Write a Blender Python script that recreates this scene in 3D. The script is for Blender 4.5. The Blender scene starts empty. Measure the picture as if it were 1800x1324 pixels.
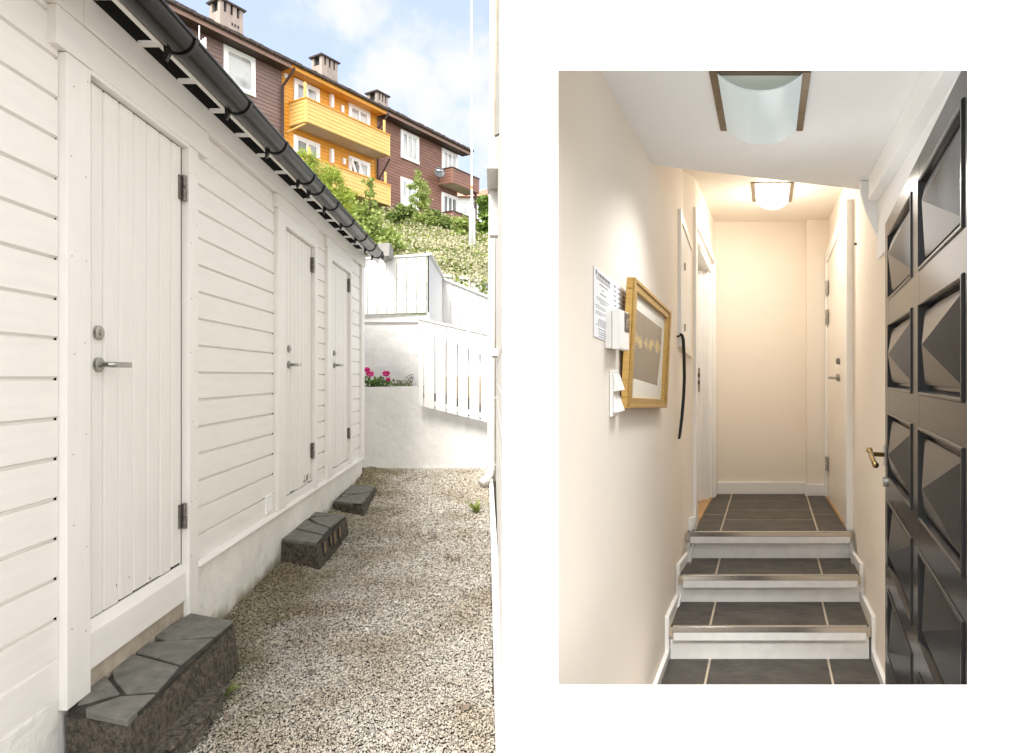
import bpy, bmesh, math, random
import numpy as np
from mathutils import Vector, noise as mnoise

random.seed(7)
R = math.radians
scene = bpy.context.scene
COL = scene.collection

# ------------------------------------------------------------------ measuring helpers
F, CX, HY, EYE = 1150.0, 900.0, 660.0, 1.36      # focal length (px of a 1800 px wide frame), horizon, eye height


def P(x, y, Y):
    """World point on the sight line through photo pixel (x, y) at distance Y."""
    return Vector(((x - CX) / F * Y, Y, EYE + (HY - y) / F * Y))


def Z(y, Y):
    return EYE + (HY - y) / F * Y


def on_level(x, y, z):
    """World point where the sight line meets level z."""
    Y = (EYE - z) * F / (y - HY)
    return Vector(((x - CX) / F * Y, Y, z))


class Frame:
    """Local axes: s along u, d along n, z up."""
    def __init__(self, o, u, n):
        self.o, self.u, self.n = Vector(o), Vector(u), Vector(n)

    def p(self, s, d, z):
        v = self.o + self.u * s + self.n * d
        return Vector((v.x, v.y, v.z + z))


# ------------------------------------------------------------------ materials
def new_mat(name):
    m = bpy.data.materials.new(name)
    m.use_nodes = True
    nt = m.node_tree
    b = nt.nodes['Principled BSDF']
    return m, nt, b


def mat(name, col, rough=0.6, var=0.06, scale=6.0, bump=0.15, bscale=60.0, stretch=(1, 1, 1), metal=0.0,
        spec=0.5, island=0.0, bdist=0.004, coat=0.0):
    m, nt, b = new_mat(name)
    N, L = nt.nodes, nt.links
    tc = N.new('ShaderNodeTexCoord')
    mp = N.new('ShaderNodeMapping')
    mp.inputs['Scale'].default_value = stretch
    L.new(tc.outputs['Object'], mp.inputs['Vector'])
    n1 = N.new('ShaderNodeTexNoise')
    n1.inputs['Scale'].default_value = scale
    n1.inputs['Detail'].default_value = 6
    n1.inputs['Roughness'].default_value = 0.65
    L.new(mp.outputs['Vector'], n1.inputs['Vector'])
    cr = N.new('ShaderNodeValToRGB')
    lo = [max(0, c * (1 - var * 2)) for c in col]
    hi = [min(1, c * (1 + var)) for c in col]
    cr.color_ramp.elements[0].position = 0.3
    cr.color_ramp.elements[1].position = 0.68
    cr.color_ramp.elements[0].color = (*lo, 1)
    cr.color_ramp.elements[1].color = (*hi, 1)
    L.new(n1.outputs['Fac'], cr.inputs['Fac'])
    out = cr.outputs['Color']
    if island:
        g = N.new('ShaderNodeNewGeometry')
        hv = N.new('ShaderNodeHueSaturation')
        mr = N.new('ShaderNodeMapRange')
        mr.inputs['To Min'].default_value = 1 - island
        mr.inputs['To Max'].default_value = 1 + island
        L.new(g.outputs['Random Per Island'], mr.inputs['Value'])
        L.new(mr.outputs['Result'], hv.inputs['Value'])
        L.new(out, hv.inputs['Color'])
        out = hv.outputs['Color']
    L.new(out, b.inputs['Base Color'])
    b.inputs['Roughness'].default_value = rough
    b.inputs['Metallic'].default_value = metal
    b.inputs['Specular IOR Level'].default_value = spec
    if coat:
        b.inputs['Coat Weight'].default_value = coat
        b.inputs['Coat Roughness'].default_value = 0.08
    if bump:
        n2 = N.new('ShaderNodeTexNoise')
        n2.inputs['Scale'].default_value = bscale
        n2.inputs['Detail'].default_value = 5
        L.new(mp.outputs['Vector'], n2.inputs['Vector'])
        bp = N.new('ShaderNodeBump')
        bp.inputs['Strength'].default_value = bump
        bp.inputs['Distance'].default_value = bdist
        L.new(n2.outputs['Fac'], bp.inputs['Height'])
        L.new(bp.outputs['Normal'], b.inputs['Normal'])
    return m


def leaf_mat(name, cols, rough=0.55, transl=0.35):
    """Leaves: colour picked per leaf between the listed colours, part of the light passes through."""
    m, nt, b = new_mat(name)
    N, L = nt.nodes, nt.links
    g = N.new('ShaderNodeNewGeometry')
    cr = N.new('ShaderNodeValToRGB')
    while len(cr.color_ramp.elements) < len(cols):
        cr.color_ramp.elements.new(0.5)
    for i, c in enumerate(cols):
        cr.color_ramp.elements[i].position = i / max(1, len(cols) - 1)
        cr.color_ramp.elements[i].color = (*c, 1)
    L.new(g.outputs['Random Per Island'], cr.inputs['Fac'])
    L.new(cr.outputs['Color'], b.inputs['Base Color'])
    b.inputs['Roughness'].default_value = rough
    tr = N.new('ShaderNodeBsdfTranslucent')
    L.new(cr.outputs['Color'], tr.inputs['Color'])
    mx = N.new('ShaderNodeMixShader')
    mx.inputs['Fac'].default_value = transl
    L.new(b.outputs['BSDF'], mx.inputs[1])
    L.new(tr.outputs['BSDF'], mx.inputs[2])
    L.new(mx.outputs['Shader'], nt.nodes['Material Output'].inputs['Surface'])
    return m


M = {}
M['white_wood_v'] = mat('white_wood_upright', (0.81, 0.79, 0.755), 0.5, 0.022, 3, 0.30, 40, (9, 9, 1.0), bdist=0.002)
M['white_wood_h'] = mat('white_wood_lengthwise', (0.81, 0.79, 0.755), 0.5, 0.022, 3, 0.38, 40, (9, 1.0, 9), bdist=0.002)
M['white_wood_worn'] = mat('white_wood_worn', (0.80, 0.78, 0.745), 0.55, 0.02, 4, 0.22, 40, (9, 9, 1.2), bdist=0.002)
M['fence_white'] = mat('fence_white', (0.77, 0.765, 0.75), 0.5, 0.03, 3, 0.3, 40, (10, 10, 1.0))
M['render_white'] = mat('render_white', (0.80, 0.79, 0.765), 0.85, 0.06, 1.6, 0.8, 9, bdist=0.02)
M['facade_white'] = mat('facade_white', (0.90, 0.90, 0.90), 0.8, 0.006, 2, 0.05, 90)
M['plinth'] = mat('plinth_render', (0.80, 0.785, 0.745), 0.85, 0.07, 2.5, 0.9, 14, bdist=0.012)
M['gutter'] = mat('black_gutter', (0.0040, 0.0039, 0.0040), 0.27, 0.15, 8, 0.05, 40, spec=0.32)
M['gutter_dark'] = mat('black_bracket', (0.003, 0.003, 0.003), 0.4, 0.1, 8, 0.03, 40)
M['soffit_dark'] = mat('dark_boarding', (0.005, 0.0035, 0.0028), 0.95, 0.2, 6, 0.3, 40, spec=0.05)
M['roof_felt'] = mat('roof_felt', (0.05, 0.048, 0.045), 0.9, 0.2, 8, 0.6, 60)
def stained_foot(m, ref_y, slope, col, h):
    """Moss and splashed dirt along the foot of a wall."""
    nt = m.node_tree
    N, L = nt.nodes, nt.links
    b = N['Principled BSDF']
    src = b.inputs['Base Color'].links[0].from_socket
    tc = N.new('ShaderNodeTexCoord')
    sp = N.new('ShaderNodeSeparateXYZ')
    L.new(tc.outputs['Object'], sp.inputs['Vector'])
    nz = N.new('ShaderNodeTexNoise')
    nz.inputs['Scale'].default_value = 7
    nz.inputs['Detail'].default_value = 7
    L.new(tc.outputs['Object'], nz.inputs['Vector'])

    def mth(op, a, c):
        q = N.new('ShaderNodeMath')
        q.operation = op
        for i, v in enumerate((a, c)):
            if isinstance(v, (int, float)):
                q.inputs[i].default_value = v
            else:
                L.new(v, q.inputs[i])
        return q.outputs[0]
    hgt = mth('SUBTRACT', sp.outputs['Z'], mth('MULTIPLY', mth('SUBTRACT', sp.outputs['Y'], ref_y), slope))
    hgt = mth('ADD', hgt, mth('MULTIPLY', mth('SUBTRACT', nz.outputs['Fac'], .5), h * 1.6))
    mr = N.new('ShaderNodeMapRange')
    mr.interpolation_type = 'SMOOTHSTEP'
    mr.inputs['From Min'].default_value = .005
    mr.inputs['From Max'].default_value = h
    mr.inputs['To Min'].default_value = .85
    mr.inputs['To Max'].default_value = 0
    L.new(hgt, mr.inputs['Value'])
    mx = N.new('ShaderNodeMix')
    mx.data_type = 'RGBA'
    L.new(mr.outputs['Result'], mx.inputs[0])
    L.new(src, mx.inputs[6])
    mx.inputs[7].default_value = (*col, 1)
    L.new(mx.outputs[2], b.inputs['Base Color'])


stained_foot(M['plinth'], 3.2, .036, (0.17, 0.155, 0.085), .11)
M['steel'] = mat('brushed_steel', (0.42, 0.41, 0.38), 0.34, 0.08, 20, 0.05, 80, metal=0.9)
M['steel_dark'] = mat('dull_hinge_steel', (0.22, 0.20, 0.18), 0.45, 0.25, 40, 0.1, 80, metal=0.7)
M['black'] = mat('black_void', (0.012, 0.012, 0.012), 0.6, 0.1, 8, 0)
M['nail'] = mat('rusty_nail', (0.18, 0.12, 0.08), 0.7, 0.2, 30, 0)
M['concrete_dark'] = mat('stained_concrete', (0.098, 0.082, 0.061), 0.9, 0.48, 42, 1.0, 90, bdist=0.012)
M['concrete_pale'] = mat('bare_concrete', (0.42, 0.37, 0.29), 0.9, 0.16, 12, 0.8, 70, bdist=0.006)
M['slate'] = mat('slate_slab', (0.158, 0.155, 0.135), 0.72, 0.2, 14, 0.6, 90, bdist=0.004)
M['mortar'] = mat('mossy_mortar', (0.040, 0.037, 0.028), 0.95, 0.35, 14, 0.9, 60)
M['brick_tan'] = mat('broken_block', (0.22, 0.16, 0.09), 0.9, 0.3, 20, 0.8, 60)
M['soil'] = mat('dark_soil', (0.045, 0.034, 0.024), 0.95, 0.4, 15, 1.0, 40, bdist=0.02)
M['rust_dirt'] = mat('rusty_dirt', (0.17, 0.135, 0.105), 0.95, 0.4, 15, 1.0, 60, bdist=0.01)
M['pink'] = leaf_mat('pink_petals', [(0.62, 0.015, 0.20), (0.80, 0.03, 0.32), (0.70, 0.02, 0.26)], 0.5, 0.3)
M['leaf_ger'] = leaf_mat('round_leaves', [(0.06, 0.12, 0.025), (0.12, 0.20, 0.04), (0.08, 0.15, 0.03)], 0.5, 0.2)
M['brown_board'] = mat('brown_cladding', (0.235, 0.118, 0.085), 0.6, 0.14, 1.2, 0.3, 20, (1, 1, 5))
M['brown_board_grey'] = mat('greyish_brown_cladding', (0.215, 0.142, 0.124), 0.6, 0.10, 1.2, 0.3, 20, (1, 1, 5))
M['brown_trim'] = mat('brown_trim', (0.27, 0.165, 0.13), 0.55, 0.08, 2, 0.2, 20)
M['brown_dark'] = mat('dark_brown_soffit', (0.06, 0.036, 0.030), 0.7, 0.1, 2, 0.2, 20)
M['yellow_board'] = mat('yellow_cladding', (0.70, 0.325, 0.036), 0.55, 0.07, 1.2, 0.25, 20, (1, 1, 5))
M['yellow_balcony'] = mat('pale_yellow_cladding', (0.70, 0.45, 0.15), 0.55, 0.06, 1.2, 0.25, 20, (1, 1, 5))
M['yellow_trim'] = mat('orange_trim', (0.66, 0.29, 0.02), 0.5, 0.05, 2, 0.1, 20)
M['balcony_floor'] = mat('balcony_underside', (0.5, 0.42, 0.32), 0.8, 0.05, 2, 0.1, 20)
M['chimney'] = mat('weathered_render', (0.33, 0.275, 0.24), 0.9, 0.16, 1.5, 0.6, 12, (1.5, 1.5, 0.5), bdist=0.03)
M['window_white'] = mat('window_white', (0.85, 0.85, 0.84), 0.4, 0.02, 3, 0)
M['dish'] = mat('grey_dish', (0.055, 0.06, 0.066), 0.5, 0.05, 6, 0.03, 40)
M['bark'] = mat('bark', (0.14, 0.10, 0.065), 0.9, 0.2, 12, 0.8, 30, (3, 3, 1))
M['roof_tile'] = mat('old_roof_tiles', (0.075, 0.056, 0.046), 0.85, 0.3, 6, 1.0, 6, bdist=0.06)
M['roof_red'] = mat('red_roof_tiles', (0.36, 0.16, 0.10), 0.8, 0.15, 2, 0.4, 12)
M['pole_white'] = mat('white_pole', (0.84, 0.84, 0.84), 0.35, 0.02, 6, 0)
M['orange_rust'] = mat('rust_band', (0.45, 0.20, 0.06), 0.8, 0.2, 20, 0.2, 40)
M['grey_panel'] = mat('grey_board', (0.27, 0.26, 0.24), 0.7, 0.08, 10, 0.4, 60)
M['raw_edge'] = mat('raw_board_edge', (0.50, 0.42, 0.30), 0.8, 0.12, 12, 0.3, 60)
M['timber_tan'] = mat('tan_timber', (0.42, 0.30, 0.16), 0.8, 0.12, 8, 0.3, 40)
# hallway
M['cream'] = mat('cream_wall', (0.87, 0.79, 0.69), 0.75, 0.012, 1.6, 0.35, 110, bdist=0.0025)
M['cream_door'] = mat('cream_door', (0.87, 0.80, 0.70), 0.35, 0.015, 2, 0.05, 40)
M['ceiling'] = mat('ceiling_white', (0.90, 0.91, 0.92), 0.8, 0.01, 2, 0.15, 40)
M['ceiling_cream'] = mat('ceiling_cream', (0.88, 0.81, 0.71), 0.8, 0.012, 2, 0.12, 40)
M['gloss_white'] = mat('gloss_white', (0.88, 0.87, 0.85), 0.3, 0.01, 4, 0)
M['riser_white'] = mat('scuffed_white', (0.87, 0.86, 0.84), 0.45, 0.04, 14, 0.2, 60)
M['tile'] = mat('slate_tile', (0.072, 0.064, 0.054), 0.5, 0.28, 7, 0.9, 26, (1, 1.6, 1), bdist=0.006)
M['pale_bounce'] = mat('pale_bounce', (0.82, 0.81, 0.79), 0.5, 0.03, 4, 0.2, 40)
M['grout'] = mat('pale_grout', (0.50, 0.43, 0.33), 0.9, 0.1, 20, 0.2, 60)
M['alu'] = mat('polished_strip', (0.72, 0.68, 0.62), 0.24, 0.03, 4, 0, metal=0.9)
M['black_paint'] = mat('black_gloss_paint', (0.020, 0.0205, 0.022), 0.19, 0.12, 5, 0.10, 26, (6, 6, 1), spec=0.10, bdist=0.002)
M['brass'] = mat('aged_brass', (0.36, 0.25, 0.10), 0.32, 0.25, 30, 0.05, 60, metal=1.0)
M['bronze'] = mat('bronze_bar', (0.20, 0.145, 0.085), 0.42, 0.1, 20, 0.05, 60, metal=0.55)
M['gilt'] = mat('gilt_frame', (0.50, 0.30, 0.075), 0.36, 0.14, 14, 0.15, 40, (1, 8, 8), metal=0.35)
M['mount'] = mat('passe_partout', (0.74, 0.68, 0.57), 0.8, 0.01, 4, 0)
M['paper'] = mat('paper', (0.86, 0.86, 0.87), 0.7, 0.01, 4, 0)
M['ink'] = mat('ink', (0.20, 0.19, 0.20), 0.8, 0.05, 30, 0)
M['plastic'] = mat('white_plastic', (0.86, 0.85, 0.83), 0.3, 0.01, 4, 0)
M['plastic_dark'] = mat('dark_plastic', (0.035, 0.027, 0.02), 0.3, 0.05, 6, 0)
M['lcd'] = mat('display_glass', (0.15, 0.12, 0.08), 0.25, 0.05, 6, 0)
M['strap'] = mat('black_strap', (0.012, 0.012, 0.012), 0.7, 0.1, 30, 0.3, 90)
M['oak'] = mat('oak_threshold', (0.50, 0.30, 0.13), 0.45, 0.12, 8, 0.1, 40, (1, 1, 6))


def glass_pane_mat():
    m, nt, b = new_mat('window_pane')
    N, L = nt.nodes, nt.links
    tc = N.new('ShaderNodeTexCoord')
    n1 = N.new('ShaderNodeTexNoise')
    n1.inputs['Scale'].default_value = 0.9
    L.new(tc.outputs['Object'], n1.inputs['Vector'])
    cr = N.new('ShaderNodeValToRGB')
    cr.color_ramp.elements[0].position = 0.38
    cr.color_ramp.elements[1].position = 0.55
    cr.color_ramp.elements[0].color = (0.20, 0.22, 0.22, 1)
    cr.color_ramp.elements[1].color = (0.46, 0.47, 0.47, 1)
    L.new(n1.outputs['Fac'], cr.inputs['Fac'])
    L.new(cr.outputs['Color'], b.inputs['Base Color'])
    b.inputs['Roughness'].default_value = 0.06
    b.inputs['Specular IOR Level'].default_value = 0.7
    return m


M['pane'] = glass_pane_mat()
M['pane_dark'] = mat('dark_window_pane', (0.09, 0.10, 0.09), 0.06, 0.3, 1.5, 0, spec=0.7)


def lamp_mat(name, col, strength, base=(0.78, 0.82, 0.82)):
    m, nt, b = new_mat(name)
    b.inputs['Base Color'].default_value = (*base, 1)
    b.inputs['Roughness'].default_value = 0.25
    b.inputs['Emission Color'].default_value = (*col, 1)
    b.inputs['Emission Strength'].default_value = strength
    return m


M['opal_cool'] = lamp_mat('opal_glass_dim', (0.80, 0.96, 1.0), 0.05, (0.50, 0.58, 0.60))
M['opal_lit'] = lamp_mat('opal_glass_lit', (1.0, 0.93, 0.82), 2.2)


SA_ = 1.456


def gravel_mat(name, cols):
    m, nt, b = new_mat(name)
    N, L = nt.nodes, nt.links
    g = N.new('ShaderNodeNewGeometry')
    cr = N.new('ShaderNodeValToRGB')
    while len(cr.color_ramp.elements) < len(cols):
        cr.color_ramp.elements.new(0.5)
    for i, (p, c) in enumerate(cols):
        cr.color_ramp.elements[i].position = p
        cr.color_ramp.elements[i].color = (*c, 1)
    cr.color_ramp.interpolation = 'LINEAR'
    L.new(g.outputs['Random Per Island'], cr.inputs['Fac'])
    tc = N.new('ShaderNodeTexCoord')
    n1 = N.new('ShaderNodeTexNoise')
    n1.inputs['Scale'].default_value = 2.2
    n1.inputs['Detail'].default_value = 5
    L.new(tc.outputs['Object'], n1.inputs['Vector'])
    c2 = N.new('ShaderNodeValToRGB')
    c2.color_ramp.elements[0].position = 0.33
    c2.color_ramp.elements[0].color = (0.74, 0.68, 0.60, 1)
    c2.color_ramp.elements[1].position = 0.58
    c2.color_ramp.elements[1].color = (1, 1, 1, 1)
    L.new(n1.outputs['Fac'], c2.inputs['Fac'])
    mx = N.new('ShaderNodeMix')
    mx.data_type = 'RGBA'
    mx.blend_type = 'MULTIPLY'
    mx.inputs[0].default_value = 1.0
    L.new(cr.outputs['Color'], mx.inputs[6])
    L.new(c2.outputs['Color'], mx.inputs[7])
    # mossy, dirty stones gather along the foot of the shed and along the right edge
    sp = N.new('ShaderNodeSeparateXYZ')
    L.new(tc.outputs['Object'], sp.inputs['Vector'])
    n3 = N.new('ShaderNodeTexNoise')
    n3.inputs['Scale'].default_value = 3.5
    n3.inputs['Detail'].default_value = 6
    L.new(tc.outputs['Object'], n3.inputs['Vector'])

    def mth(op, a, b_):
        q = N.new('ShaderNodeMath')
        q.operation = op
        for i, v in enumerate((a, b_)):
            if isinstance(v, (int, float)):
                q.inputs[i].default_value = v
            else:
                L.new(v, q.inputs[i])
        return q.outputs[0]
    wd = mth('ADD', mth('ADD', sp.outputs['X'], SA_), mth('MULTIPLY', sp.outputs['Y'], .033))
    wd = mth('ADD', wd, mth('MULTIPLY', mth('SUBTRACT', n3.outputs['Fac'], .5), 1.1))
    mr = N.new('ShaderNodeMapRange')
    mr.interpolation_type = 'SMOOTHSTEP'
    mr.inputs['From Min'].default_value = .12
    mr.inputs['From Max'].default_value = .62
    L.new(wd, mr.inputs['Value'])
    far = N.new('ShaderNodeMapRange')  # far end brightened in the stone colour to stand for sunlight
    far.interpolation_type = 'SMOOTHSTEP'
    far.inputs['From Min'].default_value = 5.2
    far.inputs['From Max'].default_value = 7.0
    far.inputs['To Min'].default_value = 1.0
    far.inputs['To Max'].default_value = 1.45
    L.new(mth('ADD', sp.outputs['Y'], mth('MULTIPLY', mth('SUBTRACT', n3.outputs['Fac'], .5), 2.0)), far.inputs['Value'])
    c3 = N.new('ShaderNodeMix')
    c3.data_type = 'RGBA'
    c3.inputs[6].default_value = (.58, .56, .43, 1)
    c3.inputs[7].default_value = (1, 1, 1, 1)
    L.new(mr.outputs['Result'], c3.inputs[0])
    m2 = N.new('ShaderNodeMix')
    m2.data_type = 'RGBA'
    m2.blend_type = 'MULTIPLY'
    m2.inputs[0].default_value = 1.0
    L.new(mx.outputs[2], m2.inputs[6])
    L.new(c3.outputs[2], m2.inputs[7])
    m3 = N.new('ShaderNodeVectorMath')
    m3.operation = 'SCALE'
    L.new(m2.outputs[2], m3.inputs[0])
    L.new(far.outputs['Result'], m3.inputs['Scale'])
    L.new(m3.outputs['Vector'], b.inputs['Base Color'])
    b.inputs['Roughness'].default_value = 0.75
    return m


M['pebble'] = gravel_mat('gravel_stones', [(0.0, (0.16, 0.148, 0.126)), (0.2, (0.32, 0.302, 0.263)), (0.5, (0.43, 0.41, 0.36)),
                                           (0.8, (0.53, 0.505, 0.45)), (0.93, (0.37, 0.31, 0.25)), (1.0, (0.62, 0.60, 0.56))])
M['gravel_bed'] = mat('gravel_bed', (0.105, 0.09, 0.07), 0.95, 0.35, 60, 1.0, 90, bdist=0.01)
M['ground'] = mat('ground', (0.22, 0.20, 0.16), 0.95, 0.2, 2, 0.4, 20)
M['side_white'] = mat('dimmed_white_paint', (0.68, 0.66, 0.62), 0.6, 0.05, 4, 0.2, 40, (8, 8, 1))  # white darkened in the colour to stand in for dimmer light on this side
M['pipe_white'] = mat('aged_white_pipe', (0.69, 0.675, 0.65), 0.45, 0.03, 6, 0.05, 40)
M['hill'] = mat('hill_ground', (0.07, 0.085, 0.03), 0.95, 0.3, 2, 0.6, 12, bdist=0.05)
M['flower_white'] = leaf_mat('cream_blossom', [(0.40, 0.37, 0.22), (0.52, 0.49, 0.34), (0.31, 0.29, 0.14)], 0.7, 0.25)
M['leaf_mid'] = leaf_mat('green_leaves', [(0.09, 0.14, 0.03), (0.18, 0.25, 0.06), (0.28, 0.34, 0.10)], 0.55, 0.35)
M['leaf_hill'] = leaf_mat('hill_leaves', [(0.075, 0.115, 0.014), (0.16, 0.22, 0.03), (0.27, 0.33, 0.06)], 0.55, 0.35)
M['leaf_conifer'] = leaf_mat('yellow_green_sprays', [(0.17, 0.23, 0.022), (0.30, 0.38, 0.045), (0.40, 0.47, 0.09)], 0.6, 0.35)
M['leaf_light'] = leaf_mat('light_leaves', [(0.17, 0.23, 0.045), (0.29, 0.36, 0.09), (0.40, 0.46, 0.15)], 0.5, 0.4)
M['leaf_dark'] = leaf_mat('deep_leaves', [(0.05, 0.10, 0.015), (0.12, 0.20, 0.03), (0.20, 0.30, 0.05)], 0.5, 0.3)


# ------------------------------------------------------------------ mesh builder
class MB:
    def __init__(self):
        self.v, self.f = [], []

    def add(self, vs, fs):
        k = len(self.v)
        self.v += [tuple(p) for p in vs]
        self.f += [tuple(i + k for i in f) for f in fs]

    def box(self, fr, s0, s1, d0, d1, z0, z1):
        q = [fr.p(s, d, z) for z in (z0, z1) for s, d in ((s0, d0), (s1, d0), (s1, d1), (s0, d1))]
        self.hexa(q)

    def hexa(self, q):
        self.add(q, [(0, 1, 2, 3), (7, 6, 5, 4), (0, 4, 5, 1), (1, 5, 6, 2), (2, 6, 7, 3), (3, 7, 4, 0)])

    def prism(self, pts, ext):
        n = len(pts)
        ext = Vector(ext)
        a = [Vector(p) for p in pts]
        self.add(a + [p + ext for p in a],
                 [tuple(range(n)), tuple(range(2 * n - 1, n - 1, -1))] +
                 [(i, (i + 1) % n, n + (i + 1) % n, n + i) for i in range(n)])

    def tube(self, pts, r, n=10, caps=True):
        pts = [Vector(p) for p in pts]
        rs = r if isinstance(r, (list, tuple)) else [r] * len(pts)
        rings, ref = [], None
        for i, p in enumerate(pts):
            t = (pts[min(i + 1, len(pts) - 1)] - pts[max(i - 1, 0)]).normalized()
            if ref is None:
                ref = Vector((0, 0, 1)) if abs(t.z) < 0.9 else Vector((1, 0, 0))
            a = (ref - t * ref.dot(t)).normalized()
            ref = a
            b = t.cross(a)
            rings.append([p + (a * math.cos(2 * math.pi * k / n) + b * math.sin(2 * math.pi * k / n)) * rs[i] for k in range(n)])
        vs = [q for ring in rings for q in ring]
        fs = []
        for i in range(len(pts) - 1):
            for k in range(n):
                fs.append((i * n + k, i * n + (k + 1) % n, (i + 1) * n + (k + 1) % n, (i + 1) * n + k))
        if caps:
            fs.append(tuple(range(n - 1, -1, -1)))
            fs.append(tuple((len(pts) - 1) * n + k for k in range(n)))
        self.add(vs, fs)

    def build(self, name, m, parent=None, smooth=False, bevel=0.0, recalc=True):
        me = bpy.data.meshes.new(name)
        me.from_pydata(self.v, [], self.f)
        if recalc:
            bm = bmesh.new()
            bm.from_mesh(me)
            bmesh.ops.recalc_face_normals(bm, faces=bm.faces)
            bm.to_mesh(me)
            bm.free()
        me.materials.append(m)
        if smooth:
            me.shade_smooth()
        me.update()
        o = bpy.data.objects.new(name, me)
        COL.objects.link(o)
        if parent is not None:
            o.parent = parent
            o.matrix_parent_inverse = world_of(parent).inverted()
        if bevel:
            b = o.modifiers.new('edge', 'BEVEL')
            b.width = bevel
            b.segments = 2
            b.limit_method = 'ANGLE'
        return o


from mathutils import Matrix


def world_of(o):
    m = Matrix.Translation(o.location)
    if o.parent is not None:
        return world_of(o.parent) @ o.matrix_parent_inverse @ m
    return m


def thing(name, label, cat, loc, group=None):
    o = bpy.data.objects.new(name, None)
    o.empty_display_size = 0.2
    COL.objects.link(o)
    o.location = Vector(loc)
    return tag(o, label, cat, group)


def tag(o, label, cat, group=None):
    o['label'] = label
    o['category'] = cat
    if group:
        o['group'] = group
    return o


def kind(o, k='structure', label=None, cat=None):
    o['kind'] = k
    if label:
        tag(o, label, cat)
    return o


def siding(mb, fr, s0, s1, z0, z1, ref, pitch, d=0.0, groove=0.016, chamf=0.014):
    """Horizontal cladding boards: flat face, chamfered lower edge, groove between boards."""
    k = math.floor((z0 - ref) / pitch)
    zb = ref + k * pitch
    while zb < z1 - 1e-4:
        zt = zb + pitch
        a, b = max(zb, z0), min(zt, z1)
        prof = []
        if zb >= z0 - 1e-4:
            prof = [(d - groove, a), (d - groove, a + chamf * 0.45), (d - 0.0005, a + chamf), (d, b), (d - groove, b)]
        else:
            prof = [(d - groove, a), (d, a), (d, b), (d - groove, b)]
        n = len(prof)
        vs = [fr.p(s0, q[0], q[1]) for q in prof] + [fr.p(s1, q[0], q[1]) for q in prof]
        mb.add(vs, [(i, i + 1, n + i + 1, n + i) for i in range(n - 1)] + [tuple(range(n)), tuple(range(2 * n - 1, n - 1, -1))])
        zb = zt


def leaf(mb, p, size, up=0.3, wid=0.6):
    """One folded leaf blade."""
    a = Vector((random.gauss(0, 1), random.gauss(0, 1), random.gauss(0, 1) * 0.7 + up))
    a.normalize()
    b = Vector((random.gauss(0, 1), random.gauss(0, 1), random.gauss(0, 1)))
    b = (b - a * b.dot(a)).normalized()
    s = size * random.uniform(0.7, 1.3)
    p = Vector(p)
    mb.add([p - a * s * 0.5, p + b * s * wid * 0.5, p + a * s * 0.5, p - b * s * wid * 0.5], [(0, 1, 2, 3)])


# ================================================================== SHED ON THE LEFT
SB = (862 - CX) / F                                     # the alley runs towards (862, 660)
SA = 1.456
shed_fr = Frame((-SA, 0, 0), (SB, 1, 0), (1, 0, 0))      # s = distance Y, d = out from the cladding


def sy(x, d=0.0):
    return (SA - d) * F / (862 - x)


S_END = sy(637)
shed = thing('garden_shed', 'long white timber shed with three plank doors under a black gutter', 'shed', (-SA + SB * 4.5, 4.5, 0.05))
# cladding sections and the masonry under them
c1l, c1r = 2.207, sy(349)                                # outer edges of the first door's casing
door_s = [(sy(161), sy(320.5)), (sy(504.5), sy(548)), (sy(585.5), sy(612))]
cas = [(2.207, sy(160, .028), sy(320.5) + .010, sy(349, .028)), (sy(490, .03), sy(503.5, .028), sy(548) + .010, sy(559, .028)), (sy(577, .03), sy(584.7, .028), sy(612) + .010, sy(619, .028))]
ZFR0, ZFR1 = 2.585, 2.715
secs = [(0.4, cas[0][0] - .002, 0.285, 1.343), (cas[0][3] + .002, cas[1][0] - .002, 0.447, 1.366),
        (cas[1][3] + .002, cas[2][0] - .002, 0.447, 1.36), (cas[2][3] + .002, S_END - .16, 0.447, 1.366)]
for a, b, z0, ref in secs:
    mb = MB()
    siding(mb, shed_fr, a, b, z0, ZFR0 + .02, ref, 0.1345)
    o = mb.build('cladding', M['white_wood_h'], shed)
mb = MB()
mb.box(shed_fr, 0.4, S_END - .02, -0.16, -0.0165, 0.30, 2.70)
mb.build('wall', M['soffit_dark'], shed)
mb = MB()
mb.box(shed_fr, 0.4, S_END, -0.15, -0.002, -0.2, 0.419)
o = mb.build('plinth', M['plinth'], shed, bevel=0.01)
mb = MB()
mb.box(shed_fr, 0.4, cas[0][0] - .01, -0.0005, 0.0035, -0.2, 0.27)
mb.build('plinth', M['plinth'], shed)
mb = MB()
mb.hexa([shed_fr.p(s, d, z) for z, dd in ((0.420, .030), (0.446, .018)) for s, d in ((cas[0][3] + .003, -.01), (S_END + .01, -.01), (S_END + .01, dd), (cas[0][3] + .003, dd))])
mb.build('drip_board', M['white_wood_h'], shed, bevel=0.002)
# frieze board under the eave, in three lengths
mb = MB()
mb.box(shed_fr, 0.4, sy(129), 0.002, 0.036, ZFR0, 2.701)
mb.build('frieze_board', M['white_wood_h'], shed, bevel=0.003)
mb = MB()
mb.box(shed_fr, sy(129) + .002, S_END + .02, 0.002, 0.037, ZFR0 + .002, 2.701)
mb.build('frieze_board', M['white_wood_h'], shed, bevel=0.003)
# corner boards
mb = MB()
mb.box(shed_fr, S_END - .15, S_END, -0.02, 0.026, 0.447, ZFR0)
mb.build('corner_board', M['white_wood_v'], shed, bevel=0.003)
mb = MB()
mb.box(shed_fr, S_END + .001, S_END + .02, -3.0, 0.020, 0.40, 2.80)
mb.build('gable_wall', M['white_wood_v'], shed)
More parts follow.
